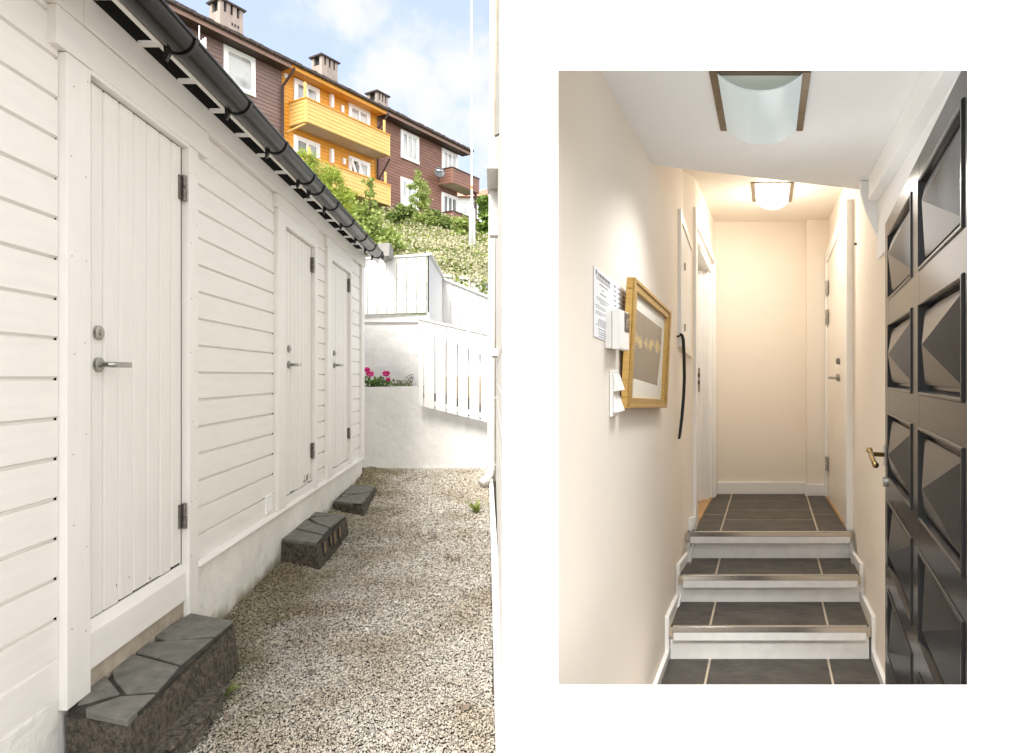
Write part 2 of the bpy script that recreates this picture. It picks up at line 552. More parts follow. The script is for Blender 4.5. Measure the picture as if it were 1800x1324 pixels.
# doors
for i, ((a, b), (o0, i0, i1, o1)) in enumerate(zip(door_s, cas)):
    zt = 2.432 if i == 0 else 2.40
    zb = 0.478 if i == 0 else 0.505
    zc = 0.205 if i == 0 else 0.4465
    for (x0, x1) in ((o0, i0), (i1, o1)):
        mb = MB()
        mb.box(shed_fr, x0, x1, -0.01, 0.028, zc + (0.022 if x0 == o0 and i == 0 else 0), 2.452 if i == 0 else 2.49)
        mb.build('casing', M['white_wood_v'], shed, bevel=0.003)
    mb = MB()                                             # head board
    if i == 0:
        mb.box(shed_fr, sy(100, .03), sy(357), -0.01, 0.030, 2.455, ZFR0 - .001)
        mb.box(shed_fr, i0 + .001, i1 - .001, -0.01, 0.0285, 2.437, 2.4549)
    else:
        mb.box(shed_fr, o0 - .03, o1 + .02, -0.01, 0.030, 2.492, ZFR0 - .001)
        mb.box(shed_fr, i0 + .001, i1 - .001, -0.01, 0.0285, 2.405, 2.4919)
    mb.build('head_board', M['white_wood_h'], shed, bevel=0.003)
    mb = MB()                                             # jamb recess and stop
    mb.box(shed_fr, i0 - .002, i1 + .002, -0.05, -0.0405, zb - .04, zt + .02)
    mb.box(shed_fr, b + .003, i1 - .0005, -.0404, -.012, zb - .03, zt + .015)
    mb.build('door_lining', M['white_wood_worn'], shed)
    # leaf of upright tongue-and-groove planks
    leaf_mb = MB()
    n = 7 if i == 0 else (7 if i == 1 else 6)
    if i == 0:
        ed = [sy(x) for x in (160.8, 184, 211.4, 237, 260.7, 282.8, 302.9, 320.5)]
    else:
        ed = [a + (b - a) * k / n for k in range(n + 1)]
    for k in range(len(ed) - 1):
        g = 0.008
        s0, s1 = ed[k], ed[k + 1]
        dd = random.uniform(-.0012, .0012)
        zz = zb + random.uniform(-.006, .004)
        prof = [(s0 + .0036, -.040), (s0 + .0036, -.010), (s0 + g, -.004 + dd), (s1 - g, -.004 + dd), (s1 - .0036, -.010), (s1 - .0036, -.040)]
        leaf_mb.prism([shed_fr.p(s, d, zz) for s, d in prof], (0, 0, zt - zz))
    door = leaf_mb.build('door', M['white_wood_worn'], shed)
    door['label'] = ['wide plank door with a round lock rose above its lever', 'plank door with weathered lower right corner', 'narrowest plank door at the far end'][i]
    mb = MB()
    mb.box(shed_fr, a, b, -0.009, 0.004, zt + .0005, zt + .004 + (.0 if i == 0 else .0))
    # sill under the leaf
    mb = MB()
    if i == 0:
        mb.hexa([shed_fr.p(s, d, z) for z, dd in ((0.296, .012), (0.424, .012)) for s, d in ((i0 + .001, -.03), (i1 - .001, -.03), (i1 - .001, dd), (i0 + .001, dd))])
        mb.hexa([shed_fr.p(s, d, z) for z, dd in ((0.4245, .012), (0.4655, -.010)) for s, d in ((i0 + .001, -.03), (i1 - .001, -.03), (i1 - .001, dd), (i0 + .001, dd))])
    else:
        mb.box(shed_fr, i0 + .001, i1 - .001, -.03, .010, 0.447, zb - .012)
    mb.build('sill', M['white_wood_h'], shed, bevel=0.002)
    if i == 0:
        mb = MB()
        mb.box(shed_fr, i0 - .01, i1 + .01, -0.03, 0.001, 0.10, 0.2955)
        mb.build('foundation_strip', M['concrete_pale'], shed)
    # hinges on the far side
    zs = ([(Z(356, sy(324)), Z(311, sy(324))), (Z(927, sy(324)), Z(883, sy(324)))] if i == 0 else
          [(Z(479, sy(547)), Z(452, sy(547))), (Z(806, sy(547)), Z(779, sy(547)))] if i == 1 else
          [(Z(514, sy(612)), Z(490, sy(612))), (Z(771, sy(612)), Z(752, sy(612)))])
    for z0, z1 in zs:
        mb = MB()
        sH = b - .004
        mb.tube([shed_fr.p(sH, .012, z0), shed_fr.p(sH, .012, (z0 + z1) / 2 - .002)], .011, 10)
        mb.tube([shed_fr.p(sH, .012, (z0 + z1) / 2 + .002), shed_fr.p(sH, .012, z1)], .0095, 10)
        mb.box(shed_fr, sH - .03, sH + .012, -.006, .003, z0 + .004, z1 - .004)
        mb.build('hinge', M['steel_dark'], door, bevel=0.001)
    # lever handle and lock
    zl = Z(641, sy(171)) if i == 0 else Z(641, sy(505)) if i == 1 else Z(642, sy(586.5))
    zk = Z(585, sy(171)) if i == 0 else Z(613, sy(505)) if i == 1 else Z(621, sy(586.5))
    s_h = sy(171) + .006 if i == 0 else a + .045
    mb = MB()
    mb.tube([shed_fr.p(s_h, -.004, zl), shed_fr.p(s_h, .008, zl), shed_fr.p(s_h, .011, zl)], [.0275, .0275, .022], 24)
    mb.tube([shed_fr.p(s_h, .008, zl), shed_fr.p(s_h, .042, zl), shed_fr.p(s_h + .006, .052, zl), shed_fr.p(s_h + .022, .056, zl)], [.0105, .0105, .011, .011], 12)
    for s0, s1 in ((.012, .115),):
        mb.box(shed_fr, s_h + s0, s_h + s1, .050, .063, zl - .0105, zl + .0105)
    mb.build('handle', M['steel'], door, bevel=0.002)
    mb = MB()
    mb.tube([shed_fr.p(s_h, -.004, zk), shed_fr.p(s_h, .007, zk), shed_fr.p(s_h, .012, zk)], [.027, .027, .019], 24)
    mb.tube([shed_fr.p(s_h, .011, zk), shed_fr.p(s_h, .016, zk)], [.012, .011], 16)
    lk = mb.build('lock', M['steel'], door)
    mb = MB()
    mb.box(shed_fr, s_h - .003, s_h + .003, .0155, .0168, zk - .013, zk + .002)
    mb.build('keyhole', M['black'], lk) if False else None
# nail heads on casings and planks
mb = MB()
for s, d in ((cas[0][0] + .03, .0285), (cas[0][1] - .03, .0285), (cas[0][2] + .02, .0285), (cas[0][3] - .03, .0285)):
    for z in np.arange(0.5, 2.4, 0.31):
        z += random.uniform(-.06, .06)
        s2 = s + random.uniform(-.012, .012)
        mb.tube([shed_fr.p(s2, d - .002, z), shed_fr.p(s2, d + .0006, z)], .0022, 6)
kind(mb.build('nail_heads', M['nail'], shed), 'stuff')
# peeled chips along the foot of the first door
mb = MB()
for k in range(3):
    s2 = random.uniform(*door_s[0])
    z = 0.485 + abs(random.gauss(0, .03))
    mb.box(shed_fr, s2, s2 + random.uniform(.002, .006), -.0042, -.0022, z, z + random.uniform(.003, .02))
for k in range(9):
    s2 = random.uniform(door_s[1][1] - .22, door_s[1][1] - .02)
    z = 0.512 + random.uniform(0, .02)
    mb.box(shed_fr, s2, s2 + .006, -.0042, -.0022, z, z + random.uniform(.02, .06))
kind(mb.build('paint_chips', M['nail'], shed), 'stuff')
# ventilation grille near the second door
mb = MB()
s0, s1 = sy(466), sy(477)
z0, z1 = 0.46, 0.575
mb.box(shed_fr, s0, s1, -.004, .010, z0, z0 + .012)
mb.box(shed_fr, s0, s1, -.004, .010, z1 - .012, z1)
mb.box(shed_fr, s0, s0 + .016, -.004, .010, z0 + .012, z1 - .012)
mb.box(shed_fr, s1 - .016, s1, -.004, .010, z0 + .012, z1 - .012)
for k in range(6):
    zz = z0 + .018 + k * .0145
    mb.hexa([shed_fr.p(s, d, z) for z, d0, d1 in ((zz, .001, .010), (zz + .008, -.003, .004)) for s, d in ((s0 + .016, d0), (s1 - .016, d0), (s1 - .016, d1), (s0 + .016, d1))])
mb.build('vent_grille', M['plastic'], shed)
# eave: sloping rafters, dark boarding, fascia, roof
d_f, z_f = 0.150, 2.652
rz = lambda d: 2.722 - (d - 0.03) * 0.42
k = 0
s = 0.62
while s < S_END:
    mb = MB()
    mb.hexa([shed_fr.p(ss, d, 2.694 + dz) for dz in (0.0, 0.014) for ss, d in ((s, .0375), (s + .032, .0375), (s + .032, d_f - .001), (s, d_f - .001))])
    mb.build('rafter', M['white_wood_h'], shed, bevel=0.002)
    s += 0.335
mb = MB()
mb.hexa([shed_fr.p(ss, d, rz(d) + dz + .059) for dz in (0.0, 0.03) for ss, d in ((0.3, -.6), (S_END + .12, -.6), (S_END + .12, d_f + .07), (0.3, d_f + .07))])
mb.build('eave_boarding', M['soffit_dark'], shed)
mb = MB()
mb.box(shed_fr, 0.3, S_END + .12, d_f, d_f + .022, z_f, z_f + .10)
mb.build('fascia', M['white_wood_h'], shed, bevel=0.002)
mb = MB()
mb.hexa([shed_fr.p(ss, d, rz(d) + dz + .09) for dz in (0.0, 0.03) for ss, d in ((0.3, -3.2), (S_END + .14, -3.2), (S_END + .14, d_f + .075), (0.3, d_f + .075))])
mb.build('roof', M['roof_felt'], shed)
# gutter: open half round, its brackets and its end
gd, gz, gr = d_f + .022 + .062, 2.684, 0.060


def half_round(mb, s0, s1, r0, r1, rim=0.0, n=18):
    A = [math.pi + math.pi * k / n for k in range(n + 1)]
    vs = []
    for s in (s0, s1):
        for r in (r0, r1):
            vs += [shed_fr.p(s, gd + r * math.cos(t), gz + r * math.sin(t)) for t in A]
    m = n + 1
    fs = []
    for i in range(n):
        fs.append((m + i, m + i + 1, 3 * m + i + 1, 3 * m + i))
        fs.append((i + 1, i, 2 * m + i, 2 * m + i + 1))
        fs.append((i, i + 1, m + i + 1, m + i))
        fs.append((2 * m + i + 1, 2 * m + i, 3 * m + i, 3 * m + i + 1))
    fs += [(0, m, 3 * m, 2 * m), (n, 2 * m + n, 3 * m + n, m + n)]
    mb.add(vs, fs)


G_END = sy(672, .29)
mb = MB()
half_round(mb, 0.3, G_END, gr - .004, gr)
mb.tube([shed_fr.p(0.3, gd + gr, gz), shed_fr.p(G_END, gd + gr, gz)], .0075, 8)
gut = mb.build('gutter', M['gutter'], shed, smooth=False)
gut.data.shade_smooth()
gut.modifiers.new('split', 'EDGE_SPLIT').split_angle = R(40)
clips = [1.43, 2.01] + [sy(x, .28) for x in (340, 437, 501, 550.5, 567.5, 593, 620, 643, 659)] + [G_END]
for c in clips:
    mb = MB()
    half_round(mb, c - .022, c, gr + .0005, gr + .007)
    mb.box(shed_fr, c - .022, c, d_f + .0225, gd - gr + .004, gz - .085, gz + .012)
    mb.hexa([shed_fr.p(ss, d, z) for z, dd in ((gz - .085, d_f + .03), (gz - .04, gd - gr + .03)) for ss, d in ((c - .021, d_f + .0225), (c - .001, d_f + .0225), (c - .001, dd), (c - .021, dd))])
    mb.tube([shed_fr.p(c - .022, gd + gr, gz + .001), shed_fr.p(c, gd + gr, gz + .001)], .011, 8)
    mb.build('gutter_bracket', M['gutter_dark'], gut)
mb = MB()                                                # end cap
A = [math.pi + math.pi * k / 16 for k in range(17)]
mb.prism([shed_fr.p(G_END, gd + gr * math.cos(t), gz + gr * math.sin(t)) for t in A], shed_fr.u * .004)
mb.build('gutter_end_cap', M['gutter_dark'], gut)
mb = MB()                                                # gable edge board poking out behind the gutter's end
mb.prism([P(664, 428, 8.0), P(685, 427, 8.0), P(684, 449, 8.0), P(668, 452, 8.0)], (-.02, 0.35, 0))
mb.build('barge_board', M['grey_panel'], shed)

# ================================================================== GROUND
def gz_at(X, Y):
    z = float(np.interp(Y, (-3, 2.3, 3.0, 4.45, 5.86, 7.0, 7.73, 8.5), (-.06, -.01, 0, .04, .10, .185, .258, .30)))
    w = X - (-SA + SB * Y)
    z += 0.02 * max(0.0, 0.25 - w) / 0.25 * (1 if Y > 3 else 0.3)
    return z


def wall_x(Y):                                            # foot of the right-hand house
    return 0.0335 - 0.0394 * Y


mb = MB()
mb.add([(-300, -60, -.36), (300, -60, -.36), (300, 700, -.36), (-300, 700, -.36)], [(0, 1, 2, 3)])
kind(mb.build('ground', M['ground']))
mb = MB()
NY, NX = 60, 10
vs = []
for j in range(NY + 1):
    Y = -3 + 11.0 * j / NY
    xl, xr = -SA + SB * Y - .1, (wall_x(Y) + .1 if Y > 1.39 else (3.0 if Y < 1.2 else 0.06))
    for i in range(NX + 1):
        X = xl + (xr - xl) * i / NX
        vs.append((X, Y, gz_at(X, Y) - .012))
mb.add(vs, [(j * (NX + 1) + i, j * (NX + 1) + i + 1, (j + 1) * (NX + 1) + i + 1, (j + 1) * (NX + 1) + i) for j in range(NY) for i in range(NX)])
kind(mb.build('gravel_path', M['gravel_bed']))
# loose stones of the path
rng = np.random.default_rng(3)
ico_v = []
t = (1 + 5 ** .5) / 2
for a, b in ((-1, t), (1, t), (-1, -t), (1, -t)):
    ico_v += [(a, b, 0)]
for a, b in ((-1, t), (1, t), (-1, -t), (1, -t)):
    ico_v += [(0, a, b)]
for a, b in ((t, -1), (t, 1), (-t, -1), (-t, 1)):
    ico_v += [(a, 0, b)]
ico_v = np.array(ico_v) / math.sqrt(1 + t * t)
ico_f = np.array([(0, 11, 5), (0, 5, 1), (0, 1, 7), (0, 7, 10), (0, 10, 11), (1, 5, 9), (5, 11, 4), (11, 10, 2), (10, 7, 6), (7, 1, 8),
                  (3, 9, 4), (3, 4, 2), (3, 2, 6), (3, 6, 8), (3, 8, 9), (4, 9, 5), (2, 4, 11), (6, 2, 10), (8, 6, 7), (9, 8, 1)])


def in_poly(x, y, poly):
    c = False
    n = len(poly)
    for i in range(n):
        x1, y1 = poly[i]
        x2, y2 = poly[(i + 1) % n]
        if (y1 > y) != (y2 > y) and x < (x2 - x1) * (y - y1) / (y2 - y1) + x1:
            c = not c
    return c


STEP_FOOT = []                                            # filled below, before the stones are laid


def stones(Y0, Y1, cell, rmin, rmax, skip=None):
    pts = []
    y = Y0
    while y < Y1:
        xl, xr = -SA + SB * y + .004, wall_x(y) - .004
        x = xl
        while x < xr:
            pts.append((x + rng.uniform(-.45, .45) * cell, y + rng.uniform(-.45, .45) * cell))
            x += cell
        y += cell
    pts = [q for q in pts if wall_x(q[1]) > q[0] > -SA + SB * q[1] and not any(in_poly(q[0], q[1], pl) for pl in STEP_FOOT)]
    n = len(pts)
    rad = rng.uniform(rmin, rmax, n) * np.where(rng.random(n) < .06, 1.5, 1.0)
    sc = np.stack([rng.uniform(.75, 1.35, n), rng.uniform(.7, 1.2, n), rng.uniform(.5, .85, n)], 1) * rad[:, None]
    jit = rng.uniform(.78, 1.16, (n, 12, 1))
    V = ico_v[None] * jit * sc[:, None, :]
    ang = rng.uniform(0, 2 * math.pi, n)
    tl = rng.normal(0, .45, n)
    ca, sa, ct, st = np.cos(ang), np.sin(ang), np.cos(tl), np.sin(tl)
    x, y, z = V[..., 0], V[..., 1], V[..., 2]
    y2, z2 = y * ct[:, None] - z * st[:, None], y * st[:, None] + z * ct[:, None]
    x3, y3 = x * ca[:, None] - y2 * sa[:, None], x * sa[:, None] + y2 * ca[:, None]
    base = np.array([(px, py, gz_at(px, py) + rng.uniform(-.006, .006)) for px, py in pts])
    W = np.stack([x3, y3, z2], -1) + base[:, None, :]
    Fc = ico_f[None] + (np.arange(n) * 12)[:, None, None]
    return W.reshape(-1, 3), Fc.reshape(-1, 3)


def mesh_np(name, V, Fc, m):
    me = bpy.data.meshes.new(name)
    k = Fc.shape[1]
    me.vertices.add(len(V))
    me.vertices.foreach_set('co', V.astype(np.float32).ravel())
    me.loops.add(Fc.size)
    me.loops.foreach_set('vertex_index', Fc.astype(np.int32).ravel())
    me.polygons.add(len(Fc))
    me.polygons.foreach_set('loop_start', (np.arange(len(Fc)) * k).astype(np.int32))
    me.polygons.foreach_set('loop_total', np.full(len(Fc), k, np.int32))
    me.update(calc_edges=True)
    me.validate()
    me.materials.append(m)
    o = bpy.data.objects.new(name, me)
    COL.objects.link(o)
    return o


# ================================================================== STONE STEPS
def poly_px(pts, off, sc, z):
    return [on_level(off[0] + x / sc, off[1] + y / sc, z) for x, y in pts]


def stone_step(label, top, slabs, ztop, zbot, splay=0.03):
    """top: four corners (near back, near front, far front, far back) on level ztop."""
    c = sum((v for v in top), Vector()) / 4
    st = thing('stone_step', label, 'step', (c.x, c.y, zbot), 'stone steps in front of the shed doors')
    th = .022
    lo = []
    cx = Vector((c.x, c.y, 0))
    for i, v in enumerate(top):
        w = Vector((v.x, v.y, zbot - .05))
        if i in (1, 2):
            w += Vector((splay, 0, 0))
        if i == 1:
            w += Vector((0, -.01, 0))
        lo.append(w)
    hi = [Vector((v.x, v.y, ztop - th)) for v in top]
    STEP_FOOT.append([(w.x, w.y) for w in lo])
    # rough body: sides subdivided and jittered
    mb = MB()
    rows, per = 6, 10
    ring_lo, ring_hi = [], []
    for i in range(4):
        for k in range(per):
            ring_lo.append(lo[i].lerp(lo[(i + 1) % 4], k / per))
            ring_hi.append(hi[i].lerp(hi[(i + 1) % 4], k / per))
    n = len(ring_lo)
    vs = []
    for r in range(rows + 1):
        for a, b in zip(ring_lo, ring_hi):
            p = a.lerp(b, r / rows)
            j = mnoise.noise(p * 9) * .008 + mnoise.noise(p * 30) * .004
            q = (p - cx)
            q.z = 0
            if r < rows:
                p = p + q.normalized() * j
            vs.append(p)
    fs = [(r * n + k, r * n + (k + 1) % n, (r + 1) * n + (k + 1) % n, (r + 1) * n + k) for r in range(rows) for k in range(n)]
    fs.append(tuple(rows * n + k for k in range(n)))
    mb.add(vs, fs)
    mb.build('body', M['concrete_dark'], st)
    mb = MB()
    inner = [v.lerp(c, .02) for v in top]
    mb.prism([Vector((v.x, v.y, ztop - th + .0005)) for v in inner], (0, 0, th - .006))
    mb.build('mortar_bed', M['mortar'], st)
    for sl in slabs:
        cc = sum(sl, Vector()) / len(sl)
        pts = [v.lerp(cc, .007) for v in sl]
        mb = MB()
        mb.prism([Vector((v.x, v.y, ztop - th + .001)) for v in pts], (0, 0, th + random.uniform(-.001, .002)))
        mb.build('slab', M['slate'], st, bevel=0.003)
    return st


o3, s3 = (0, 880), 2.982
top1 = poly_px([(345, 1095), (665, 1160), (1228, 632), (1000, 588)], o3, s3, .225)
sl1 = [poly_px(q, o3, s3, .225) for q in (
    [(1000, 590), (1225, 633), (1130, 710), (872, 735), (800, 712)],
    [(1120, 720), (948, 860), (700, 792), (772, 743)],
    [(688, 802), (940, 870), (826, 1000), (662, 1012), (596, 935), (582, 872)],
    [(545, 908), (628, 1010), (480, 1052), (405, 1070), (470, 970)],
    [(448, 1088), (630, 1026), (815, 1014), (668, 1156), (450, 1110)])]
stone_step('largest slate topped step, nearest the viewer, below the widest shed door', top1, sl1, .225, -.02)
o6, s6 = (440, 820), 6.62
top2 = poly_px([(360, 845), (772, 892), (1120, 570), (750, 523)], o6, s6, .22)
sl2 = [poly_px(q, o6, s6, .22) for q in (
    [(365, 845), (515, 731), (845, 802), (770, 888)],
    [(525, 722), (650, 612), (705, 645), (915, 718), (852, 792)],
    [(690, 602), (865, 582), (960, 584), (1062, 610), (928, 712), (780, 662)],
    [(700, 580), (752, 526), (955, 549), (868, 574)],
    [(890, 574), (968, 551), (1118, 571), (1066, 604)])]
st2 = stone_step('slate topped step with a broken front showing hollow block, middle of the three', top2, sl2, .22, .03)
top3 = poly_px([(968, 402), (1292, 436), (1452, 224), (1165, 211)], o6, s6, .21)
sl3 = [poly_px(q, o6, s6, .21) for q in (
    [(972, 402), (1035, 362), (1220, 330), (1398, 300), (1291, 433)],
    [(1048, 350), (1082, 320), (1200, 324), (1140, 336)],
    [(1090, 314), (1166, 213), (1449, 226), (1404, 291), (1222, 320)])]
stone_step('smallest slate topped step at the far end of the shed', top3, sl3, .21, .12)
# dark plates on the middle step's broken front, standing for shade in its hollows
a, b = top2[1], top2[2]
for k, (t0, t1, h) in enumerate(((.14, .27, .085), (.34, .42, .07), (.45, .60, .09), (.64, .75, .085))):
    p0, p1 = a.lerp(b, t0), a.lerp(b, t1)
    off = Vector((.0135, -.004, 0))
    mbd, mbt = MB(), MB()
    q = [p0 + off, p1 + off, p1 + off + Vector((.006, 0, -h * random.uniform(.8, 1.1))), p0.lerp(p1, .5) + off + Vector((.009, 0, -h * 1.25)), p0 + off + Vector((.006, 0, -h))]
    mbd.prism([v + Vector((0, 0, -.028)) for v in q], (-.012, 0, 0))
    q0, q1 = p0.lerp(p1, .1), p0.lerp(p1, .52)
    mbt.prism([v + off + Vector((.0035, 0, -.03)) for v in (q0, q1, q1 + Vector((.006, 0, -h * .75)), q0 + Vector((.006, 0, -h * .9)))], (-.011, 0, 0))
    mbd.build('hollow', M['black'], st2)
    mbt.build('broken_block', M['brick_tan'], st2)

# crumbled mortar lump in front of the first step
mb = MB()
bmx = bmesh.new()
bmesh.ops.create_icosphere(bmx, subdivisions=4, radius=1)
base = on_level(322, 1275, 0.03)
along = Vector((top1[2].x - top1[1].x, top1[2].y - top1[1].y, 0)).normalized()
side = Vector((along.y, -along.x, 0))
for v in bmx.verts:
    q = v.co.copy()
    nz = 1 + .28 * mnoise.noise(q * 2.4) + .16 * mnoise.noise(q * 6) + .07 * mnoise.noise(q * 15)
    q *= nz
    q.z = max(min(q.z, .62 + .15 * mnoise.noise(q * 5)), -.5)
    v.co = base + along * q.x * .30 + side * q.y * .085 + Vector((0, 0, q.z * .058))
me = bpy.data.meshes.new('rubble_lump')
bmx.to_mesh(me)
bmx.free()
me.materials.append(M['concrete_dark'])
o = bpy.data.objects.new('rubble_lump', me)
COL.objects.link(o)
tag(o, 'dark crumbled concrete lump in the gravel against the nearest step', 'rubble')
STEP_FOOT.append([((base + along * .27 * math.cos(t) + side * .07 * math.sin(t)).x, (base + along * .27 * math.cos(t) + side * .07 * math.sin(t)).y) for t in np.linspace(0, 6.283, 14)])

V1, F1 = stones(1.85, 3.3, .0080, .0040, .0070)
V2, F2 = stones(3.3, 4.9, .0108, .0052, .0090)
V3, F3 = stones(4.9, 7.95, .0150, .0070, .0118)
Vs = np.concatenate([V1, V2, V3])
Fs = np.concatenate([F1, F2 + len(V1), F3 + len(V1) + len(V2)])
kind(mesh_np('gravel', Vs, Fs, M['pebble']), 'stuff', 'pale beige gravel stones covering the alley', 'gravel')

# flat brown drain cover sunk in the gravel
mb = MB()
c4 = [on_level(x, y, .054) for x, y in ((778, 983), (808, 986), (812, 955), (783, 953))]
mb.prism([v + Vector((0, 0, -.018)) for v in c4], (0, 0, .020))
mb.add([tuple(v.lerp(sum(c4, Vector()) / 4, .14) + Vector((0, 0, .0032))) for v in c4], [(0, 1, 2, 3)])
tag(mb.build('drain_cover', M['rust_dirt'], None, bevel=0.004), 'small brown square drain cover lying in the gravel', 'drain cover')


def weed(label, x, y, z, n, h, spread):
    base = on_level(x, y, z)
    mb = MB()
    for k in range(n):
        a = random.uniform(0, 6.28)
        L = h * random.uniform(.6, 1.1)
        dirv = Vector((math.cos(a) * spread, math.sin(a) * spread, 1)).normalized()
        sd = Vector((-math.sin(a), math.cos(a), 0))
        prev = None
        pts = []
        for q in range(5):
            tq = q / 4
            c = base + dirv * L * tq + Vector((0, 0, -.35 * L * tq * tq * spread))
            w = .011 * math.sin(math.pi * min(1, .15 + tq * .85)) * (h / .12)
            pts.append((c - sd * w, c + Vector((0, 0, -.003)), c + sd * w))
        for q in range(4):
            A, B = pts[q], pts[q + 1]
            mb.add([A[0], A[1], B[1], B[0]], [(0, 1, 2, 3)])
            mb.add([A[1], A[2], B[2], B[1]], [(0, 1, 2, 3)])
    return tag(mb.build('weed', M['leaf_light'], None, recalc=False), label, 'weed')


weed('small green weed growing at the corner of the nearest step', 396, 1222, 0.0, 7, .10, .9)
weed('tall green weed in the gravel beside the right house', 837, 903, .105, 10, .20, .7)

# scattered dead leaves
for k, (x, y, lab) in enumerate(((818, 1243, 'large rust brown dead leaf on gravel, lower right'), (400, 1262, 'brown dead leaf on gravel near the rubble lump'),
                                 (548, 1182, 'small dark dead leaf in the middle of the gravel'), (765, 946, 'curled brown twig like leaf near the drain cover'))):
    b0 = on_level(x, y, gz_at(-.8, 2.7) + .014 if y > 1000 else .1)
    mb = MB()
    L = .03 if k == 0 else .022
    pts = [b0 + Vector((math.cos(a) * L * (1 + .3 * math.sin(3 * a)), math.sin(a) * L * .6, .008 * math.cos(2 * a) + .004)) for a in np.linspace(0, 5.8, 11)]
    mb.add([b0 + Vector((0, 0, .009))] + pts, [(0, i, i + 1) for i in range(1, 11)] + [(0, 11, 1)])
    tag(mb.build('dead_leaf', M['rust_dirt'], None, recalc=False), lab, 'leaf', 'dead leaves on the gravel')

# ================================================================== TERRACE WALLS AND FENCES
YW = 7.73
FSL = -0.232
xs = [-2.2, -1.9, P(640, 0, YW).x, P(700, 0, YW).x, P(735, 0, YW).x, P(735.5, 0, YW).x, P(860, 0, YW).x, 0.35]
ztop = [1.225, 1.225, Z(681, YW), Z(680, YW), Z(680, YW), 1.02, 0.80, 0.68]
mb = MB()
vs = []
nseg = 40
prof = []
for i in range(nseg + 1):
    X = xs[0] + (xs[-1] - xs[0]) * i / nseg
    for j in range(len(xs) - 1):
        if xs[j] <= X <= xs[j + 1] + 1e-9:
            q = (X - xs[j]) / (xs[j + 1] - xs[j])
            zt = ztop[j] + (ztop[j + 1] - ztop[j]) * q
            break
    prof.append((X, zt))
prof = sorted(prof + [(xs[4], ztop[4]), (xs[5], ztop[5])])
n = len(prof)
for X, zt in prof:
    yb = YW + .06 * (X + .9) ** 2 * .3
    for z in (-.1, .3, .6, .9, zt):
        zz = min(z, zt)
        wob = .012 * mnoise.noise(Vector((X * 2.1, 3.3, zz * 2.3)))
        vs.append((X, yb + wob - (.03 if zz < .25 else 0), zz))
    vs.append((X, yb + .2, zt))
    vs.append((X, yb + .2, -.1))
fs = [(i * 7 + k, (i + 1) * 7 + k, (i + 1) * 7 + k + 1, i * 7 + k + 1) for i in range(n - 1) for k in range(6)]
mb.add(vs, fs)
tag(mb.build('planter_wall', M['render_white']), 'low white rendered wall closing the alley, holding the flower bed', 'wall')
mb = MB()
mb.add([(-2.2, YW + .19, Z(684, YW) - .01), (P(735, 0, YW).x, YW + .19, Z(684, YW) - .01), (P(735, 0, YW).x, 8.42, Z(679, 8.4)), (-2.2, 8.42, Z(679, 8.4))], [(0, 1, 2, 3)])
kind(mb.build('flower_bed_soil', M['soil']))
YB = 8.40
mb = MB()
vs = []
xb0, xb1 = -2.4, P(754, 0, YB).x
NXb, NZb = 24, 14
zt = Z(553, YB)
for j in range(NZb + 1):
    for i in range(NXb + 1):
        X, z = xb0 + (xb1 - xb0) * i / NXb, -.2 + (zt + .2) * j / NZb
        vs.append((X, YB + .014 * mnoise.noise(Vector((X * 1.6, 1.7, z * 3.5))), z))
mb.add(vs, [(j * (NXb + 1) + i, j * (NXb + 1) + i + 1, (j + 1) * (NXb + 1) + i + 1, (j + 1) * (NXb + 1) + i) for j in range(NZb) for i in range(NXb)])
wfr = Frame((0, YB, 0), (1, 0, 0), (0, -1, 0))
mb.box(wfr, xb0, xb1, -2.3, -.02, -.2, zt)
tw = thing('terrace_wall', 'tall white rendered retaining wall behind the pink flowers', 'wall', (-1.5, YB, 0))
mb.build('wall', M['render_white'], tw)
mb = MB()
mb.box(wfr, xb0, xb1 + .012, -.03, .028, Z(567, YB), Z(553.5, YB))
mb.build('capping_board', M['fence_white'], tw, bevel=0.004)
mb = MB()
mb.add([(xb0, 7, -.2)] , [])
# garden stair behind the lower fence
gs = thing('garden_stair', 'dark stone garden stair seen through the gaps of the lower white fence', 'stair', (-.6, 8.2, .6))
for k, (x0, x1, zt_, m) in enumerate(((736, 790, .99, 'concrete_dark'), (775, 830, .93, 'slate'), (812, 885, .85, 'concrete_dark'))):
    mb = MB()
    mb.box(Frame((0, 0, 0), (1, 0, 0), (0, 1, 0)), P(x0, 0, 8.1).x, P(x1, 0, 8.1).x, 8.02 + k * .03, 8.34, -.1, zt_ + .14)
    mb.build('step', M[m], gs)
mb = MB()
mb.box(Frame((0, 0, 0), (1, 0, 0), (0, 1, 0)), P(770, 0, 8.36).x, P(885, 0, 8.36).x, 8.36, 8.42, -.1, 1.34)
mb.build('timber_edge', M['timber_tan'], gs)
mb = MB()
mb.box(Frame((0, 0, 0), (1, 0, 0), (0, 1, 0)), P(754, 0, 8.45).x, 0.6, 10.4, 10.5, -.1, 2.4)
tag(mb.build('stair_side_wall', M['render_white']), 'white rendered wall rising beside the garden stair', 'wall')


